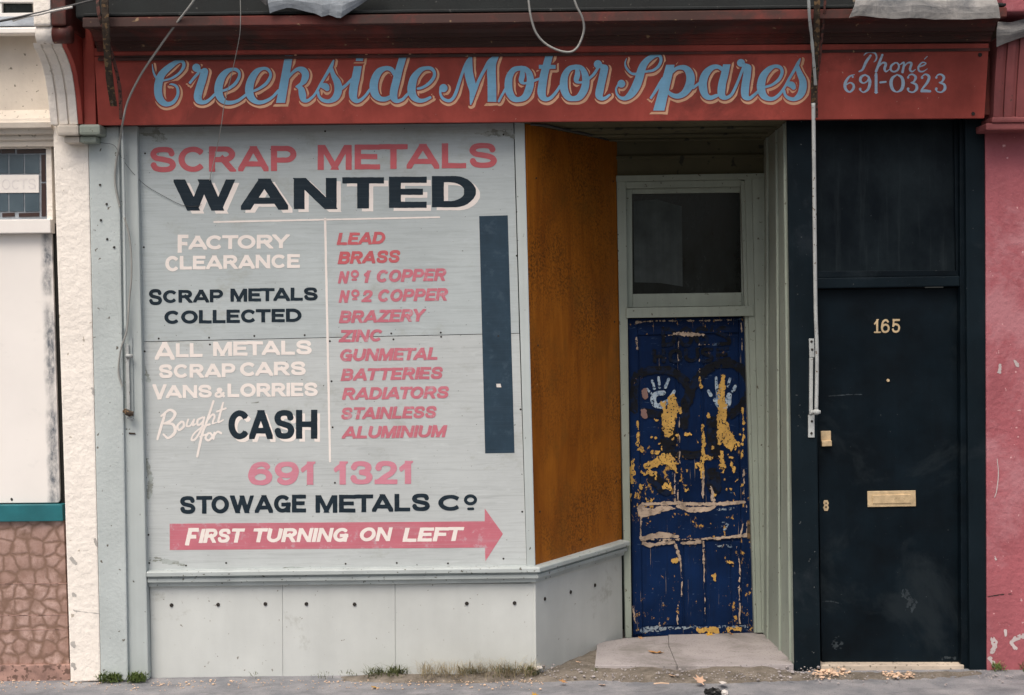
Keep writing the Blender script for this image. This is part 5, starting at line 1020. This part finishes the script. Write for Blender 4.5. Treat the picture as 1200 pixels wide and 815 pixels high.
cable([(-40, 32, -.5), (-10, 26.5, -.5), (18, 20.5, -.51), (40, 15.5, -.53), (60, 12.5, -.54)], .0060, M['cable_white'], 'white cable twisted with the dark one at the console top') if False else cable([(15, 24.5, -.5), (30, 20, -.51), (48, 16.6, -.53), (62, 13, -.545), (85, 8.5, -.55)], .0058, M['cable_white'], 'pale cable running just under the dark one by the cream console')
cable([(622, 146, -.03), (640, 147, .0), (662, 152, .15), (690, 158, .45), (712, 164, .72)], .0068, M['cable_dark'], 'dark cable tacked along the top edge of the brown plywood')

# ================================================================== GROUND LITTER
def dirt_patch(name, poly, h, mat, label, cat, seed, edge=.5):
    xs = [p[0] for p in poly]; ys = [p[1] for p in poly]; vs = []; idx = {}; fs = []
    nx, ny = 70, 16; x0, x1, y0, y1 = min(xs), max(xs), min(ys), max(ys)
    def inside(x, y):
        c = False; j = len(poly) - 1
        for i in range(len(poly)):
            if (poly[i][1] > y) != (poly[j][1] > y) and x < (poly[j][0] - poly[i][0]) * (y - poly[i][1]) / (poly[j][1] - poly[i][1]) + poly[i][0]: c = not c
            j = i
        return c
    def dist(x, y):
        d = 9
        for i in range(len(poly)):
            a = Vector(poly[i]); b = Vector(poly[(i + 1) % len(poly)]); p = Vector((x, y)); ab = b - a; t = max(0, min(1, (p - a).dot(ab) / ab.length_squared)); d = min(d, (p - a - ab * t).length)
        return d
    for i in range(nx + 1):
        for j in range(ny + 1):
            x = x0 + (x1 - x0) * i / nx; y = y0 + (y1 - y0) * j / ny
            if not inside(x, y): z = -.012
            else: z = min(1, dist(x, y) / edge) * h * (.75 + .6 * mnoise.noise((x * 5, y * 9, seed))) + .006 * mnoise.noise((x * 25, y * 25, seed)) - .003
            idx[i, j] = len(vs); vs.append((x, y, z))
    for i in range(nx):
        for j in range(ny):
            q = [idx[i, j], idx[i + 1, j], idx[i + 1, j + 1], idx[i, j + 1]]
            if any(vs[k][2] > -.011 for k in q): fs.append(tuple(q))
    return tag(link(name, vs, fs, mat, None, smooth=True), label, cat, kind='stuff')
def gx(px, py): v = GP(px, py); return (v.x, v.y)
dirt_patch('dirt', [gx(600, 801), (XY(612, 780, -.2), -.02), (ax - .02, -.015), (ax + .05, .08), (bx_ - .05, YD - .1), (XY(722, 747, .7), .62), (P(704, 757, .3).x, .3), (XY(700, 780, 0), .16), (XY(925, 780, 0), .16), (XY(932, 782, 0), -.015), gx(985, 791), gx(960, 798), gx(900, 800), gx(840, 803), gx(760, 801), gx(680, 800)], .040, M['dirt'], 'gritty dirt along the foot of the doorstep and stall riser', 'dirt', 3, .14)
dirt_patch('dirt', [(XY(940, 783, 0), -.035), (XY(1150, 785, 0), -.035), gx(1155, 793), gx(1080, 797), gx(1000, 798), gx(945, 797)], .02, M['dirt'], 'gritty dirt in front of the black side door', 'dirt', 5, .1)
dirt_patch('dirt', [(XY(395, 790, 0), .005), (XY(628, 790, 0), .005), gx(632, 796), gx(560, 801), gx(450, 801), gx(400, 799)], .045, M['dirt'], 'heap of soil under the weeds against the pale stall riser', 'dirt', 8, .10)
# stones and crumbs as loose grit
def grit(name, n, area, smin, smax, mat, label, seed, zz=.012):
    r = random.Random(seed); vs = []; fs = []
    for _ in range(n):
        px, py = area(r); g = GP(px, py, 0); s = r.uniform(smin, smax) * (1 if r.random() < .85 else 1.8); b = len(vs); a0 = r.random() * 6
        z = zz * r.uniform(.3, 1.1)
        for dz, k in ((-.2, .8), (.25, 1.0), (.75, .55)):
            vs += [g + Vector((math.cos(a0 + t * 1.2566) * s * k * r.uniform(.7, 1.2), math.sin(a0 + t * 1.2566) * s * k * r.uniform(.7, 1.2), z + s * dz * .8)) for t in range(5)]
        for q in range(2): fs += [(b + q * 5 + t, b + q * 5 + (t + 1) % 5, b + q * 5 + 5 + (t + 1) % 5, b + q * 5 + 5 + t) for t in range(5)]
        fs.append(tuple(b + 10 + t for t in range(5)))
    return tag(link(name, vs, fs, mat, None), label, 'grit', kind='stuff')
grit('gravel', 800, lambda r: (r.uniform(610, 960), r.triangular(783, 804, 788)), .002, .0065, M['stone'], 'grey grit and crumbs scattered before the doorstep', 4, .026)
grit('gravel', 130, lambda r: (r.triangular(945, 1000, 975), r.triangular(786, 800, 791)), .003, .010, M['shavings'], 'pale crumbled wood heaped by the black door foot', 5, .022)
grit('gravel', 90, lambda r: (r.triangular(1030, 1075, 1052), r.triangular(789, 799, 794)), .003, .009, M['shavings'], 'pale crumbled wood below the middle of the black door', 6, .018)
grit('gravel', 200, lambda r: (r.uniform(960, 1200), r.triangular(787, 806, 792)), .0018, .005, M['stone'], 'grey grit along the pink wall and black door', 8, .012)
grit('gravel', 420, lambda r: (r.uniform(0, 640), r.triangular(797, 812, 799)), .0018, .005, M['shavings'], 'pale grit strewn along the pavement edge under the board', 9, .006)
# weeds and dry grass
def blades(name, n, area, hmin, hmax, mat, label, seed, lean=.5, y0=-.012, kind='stuff', w=.003):
    r = random.Random(seed); vs = []; fs = []
    for _ in range(n):
        px, dy = area(r); b0 = P(px, 790, y0); b0.y = y0 - dy; b0.z = r.uniform(0, .035)
        h = r.uniform(hmin, hmax); a = r.random() * 6.283; l = r.uniform(.1, lean) * h; d = Vector((math.cos(a), math.sin(a) * .6 - .25, 0)); s = Vector((-d.y, d.x, 0)) * r.uniform(.5, 1) * w; k = len(vs)
        m = b0 + d * l * .4 + Vector((0, 0, h * .6)); t = b0 + d * l * 1.3 + Vector((0, 0, h))
        vs += [b0 - s, b0 + s, m + s * .8, m - s * .8, t]; fs += [(k, k + 1, k + 2, k + 3), (k + 3, k + 2, k + 4)]
    return tag(link(name, vs, fs, mat, None, fix=False), label, 'weeds', kind=kind)
def clumps(cs, sp, seed):
    def f(r):
        c, w = r.choice(cs); return (r.gauss(c, w), abs(r.gauss(.045, sp)))
    return f
blades('dry_grass', 1100, clumps([(520, 9), (535, 14), (548, 6), (575, 12), (590, 6), (606, 9), (622, 6), (500, 5), (560, 20)], .05, 1), .012, .085, M['dry_grass'], 'withered straw-coloured grass along the foot of the pale stall riser', 2, 1.8, w=.0022)
blades('weeds', 620, clumps([(463, 4), (463, 5), (458, 8), (447, 9), (437, 6), (470, 6), (556, 7), (588, 5), (604, 8), (625, 6)], .03, 2), .010, .055, M['weed_green'], 'low green weeds sprouting at the panel joint of the stall riser', 3, 1.6, w=.0045)
blades('weeds', 90, clumps([(383, 4), (412, 5), (300, 3), (697, 2)], .015, 2), .006, .03, M['weed_green'], 'few sparse weeds at the foot of the middle stall riser panel', 13, 1.6, w=.003)
blades('moss', 700, lambda r: (r.choice([r.triangular(116, 148, 138), r.triangular(152, 178, 165)]), r.uniform(.045, .10)), .006, .03, M['moss'], 'bright moss in the corner at the foot of the grey pilaster', 4, 1.2, w=.006)
blades('moss', 160, lambda r: (r.choice([r.triangular(1158, 1176, 1164), r.triangular(1190, 1215, 1200)]), r.uniform(.03, .07)), .006, .03, M['moss'], 'small moss tufts at the foot of the pink wall', 6, 1.2, w=.005)
# leaves
LOBES = [(0, 1.0), (16, .62), (30, .50), (52, .92), (66, .60), (84, .48), (108, .80), (126, .50), (150, .42), (168, .30), (180, .34)]
def leaf(mat, loc, size, rot, tilt, label, grp, seed):
    r = random.Random(seed); ring = [(a, q) for a, q in LOBES] + [(360 - a, q) for a, q in reversed(LOBES[1:-1])]; vs = [Vector((0, 0, .05 * size))]
    for a, q in ring:
        q *= r.uniform(.85, 1.12); x = math.sin(rad(a)) * q; y = math.cos(rad(a)) * q
        vs.append(Vector((x * size, y * size, size * (.22 * (x * x) * r.uniform(.4, 1.3) + .18 * y * y * r.uniform(0, 1) + .03))))
    n = len(ring); fs = [(0, 1 + i, 1 + (i + 1) % n) for i in range(n)]
    m = len(vs); vs += [v - Vector((0, 0, .0015)) for v in vs]; fs += [(m, m + 1 + (i + 1) % n, m + 1 + i) for i in range(n)] + [(1 + i, m + 1 + i, m + 1 + (i + 1) % n, 1 + (i + 1) % n) for i in range(n)]
    k = len(vs); st = size * .55
    vs += [Vector((-.004 * 1, -.3 * size, .03 * size)), Vector((.004, -.3 * size, .03 * size)), Vector((.003, -.3 * size - st, .12 * size)), Vector((-.003, -.3 * size - st, .12 * size))]; fs.append((k, k + 1, k + 2, k + 3))
    R_ = Matrix.Rotation(rot, 3, 'Z') @ Matrix.Rotation(tilt, 3, 'X')
    o = link('fallen_leaf', [R_ @ v + Vector(loc) for v in vs], fs, mat, None, origin=loc, fix=False); return tag(o, label, 'leaf', grp)
def slabz(px, py):
    z = zf
    for _ in range(8): g = GP(px, py, z); z = zf + (zk - zf) * (g.y + .02) / (YD + .02)
    return GP(px, py, z)
GL = 'dead leaves blown about the doorstep'
leaf(M['leaf'], slabz(769, 765), .062, 2.6, .15, 'orange-brown plane leaf lying in the middle of the doorstep slab', GL, 1)
leaf(M['leaf_pale'], GP(820.5, 798, .03), .042, .5, .55, 'pale pinkish leaf lying below the doorstep, right of the slab joint', GL, 2)
leaf(M['leaf'], GP(660, 799, .022), .028, 1.2, .3, 'small orange leaf below the foot of the splayed stall riser', GL, 3)
leaf(M['leaf_yellow'], GP(440, 806, .006), .030, 2.2, .3, 'brown curled leaf on the pavement below the weedy heap', GL, 4)
leaf(M['leaf_yellow'], GP(627, 815, .006), .024, .8, .4, 'yellow leaf on the pavement at the bottom edge', GL, 5)
leaf(M['leaf_pale'], GP(788, 792, .022), .022, 2.0, .3, 'tiny pale leaf right below the slab joint', GL, 6)
leaf(M['leaf_yellow'], slabz(832, 744.5), .034, .3, .5, 'yellow leaf against the bottom of the blue door, middle', GL, 7)
leaf(M['leaf'], slabz(858, 743.5), .030, 1.6, .5, 'orange leaf against the bottom of the blue door, nearer its lock side', GL, 8)
leaf(M['leaf'], slabz(752, 748.5), .026, 1.1, .4, 'reddish leaf against the bottom of the blue door, nearer the plywood', GL, 9)
leaf(M['leaf_pale'], GP(706, 803, .006), .026, 2.7, .25, 'flat pale leaf on the pavement edge below the left slab end', GL, 10)
leaf(M['leaf_pale'], GP(678, 776, .03), .020, 2.0, .2, 'tiny reddish leaf in the corner left of the doorstep slab', GL, 11)
lit = root('crushed_litter', 'crushed black and white litter on the pavement below the doorstep', 'litter', GP(838, 810, .0))
c0 = GP(836, 811, .012)
def lump(name, c, rx, ry, rz, mat, seed):
    bm = bmesh.new(); bmesh.ops.create_icosphere(bm, subdivisions=3, radius=1)
    vs = [(c + Vector((v.co.x * rx, v.co.y * ry, v.co.z * rz)) * 1 + mnoise.noise_vector(v.co * 2.2 + Vector((seed, 0, 0))) * rx * .35) for v in bm.verts]; fs = [tuple(v.index for v in f.verts) for f in bm.faces]; bm.free()
    return link(name, vs, fs, mat, lit)
lump('wrapper', c0, .045, .03, .016, M['litter_black'], 2); lump('paper', GP(849, 812, .012), .018, .02, .014, M['paper'], 5)
tag(link('paper_scrap', [GP(*p, .04) for p in [(624, 782), (628, 786), (636, 783), (634, 780)]] + [GP(*p, .032) for p in [(624, 782), (628, 786), (636, 783), (634, 780)]], [(0, 1, 2, 3), (7, 6, 5, 4), (0, 4, 5, 1), (1, 5, 6, 2), (2, 6, 7, 3), (3, 7, 4, 0)], M['paper']), 'white paper scrap at the corner of the stall riser', 'paper')
tag(tube('twig', [GP(766, 801.5, .022), GP(775, 800.8, .026), GP(784, 801.3, .022)], .0035, M['shavings'], None, 6), 'short pale twig lying below the doorstep', 'twig')
tag(link('paper_scrap', [GP(*p, .03) for p in [(842, 799), (846, 802), (852, 800.5), (847, 798.4)]] + [GP(*p, .024) for p in [(842, 799), (846, 802), (852, 800.5), (847, 798.4)]], [(0, 1, 2, 3), (7, 6, 5, 4), (0, 4, 5, 1), (1, 5, 6, 2), (2, 6, 7, 3), (3, 7, 4, 0)], M['paper']), 'small white scrap beside the pale leaf under the doorstep', 'paper')
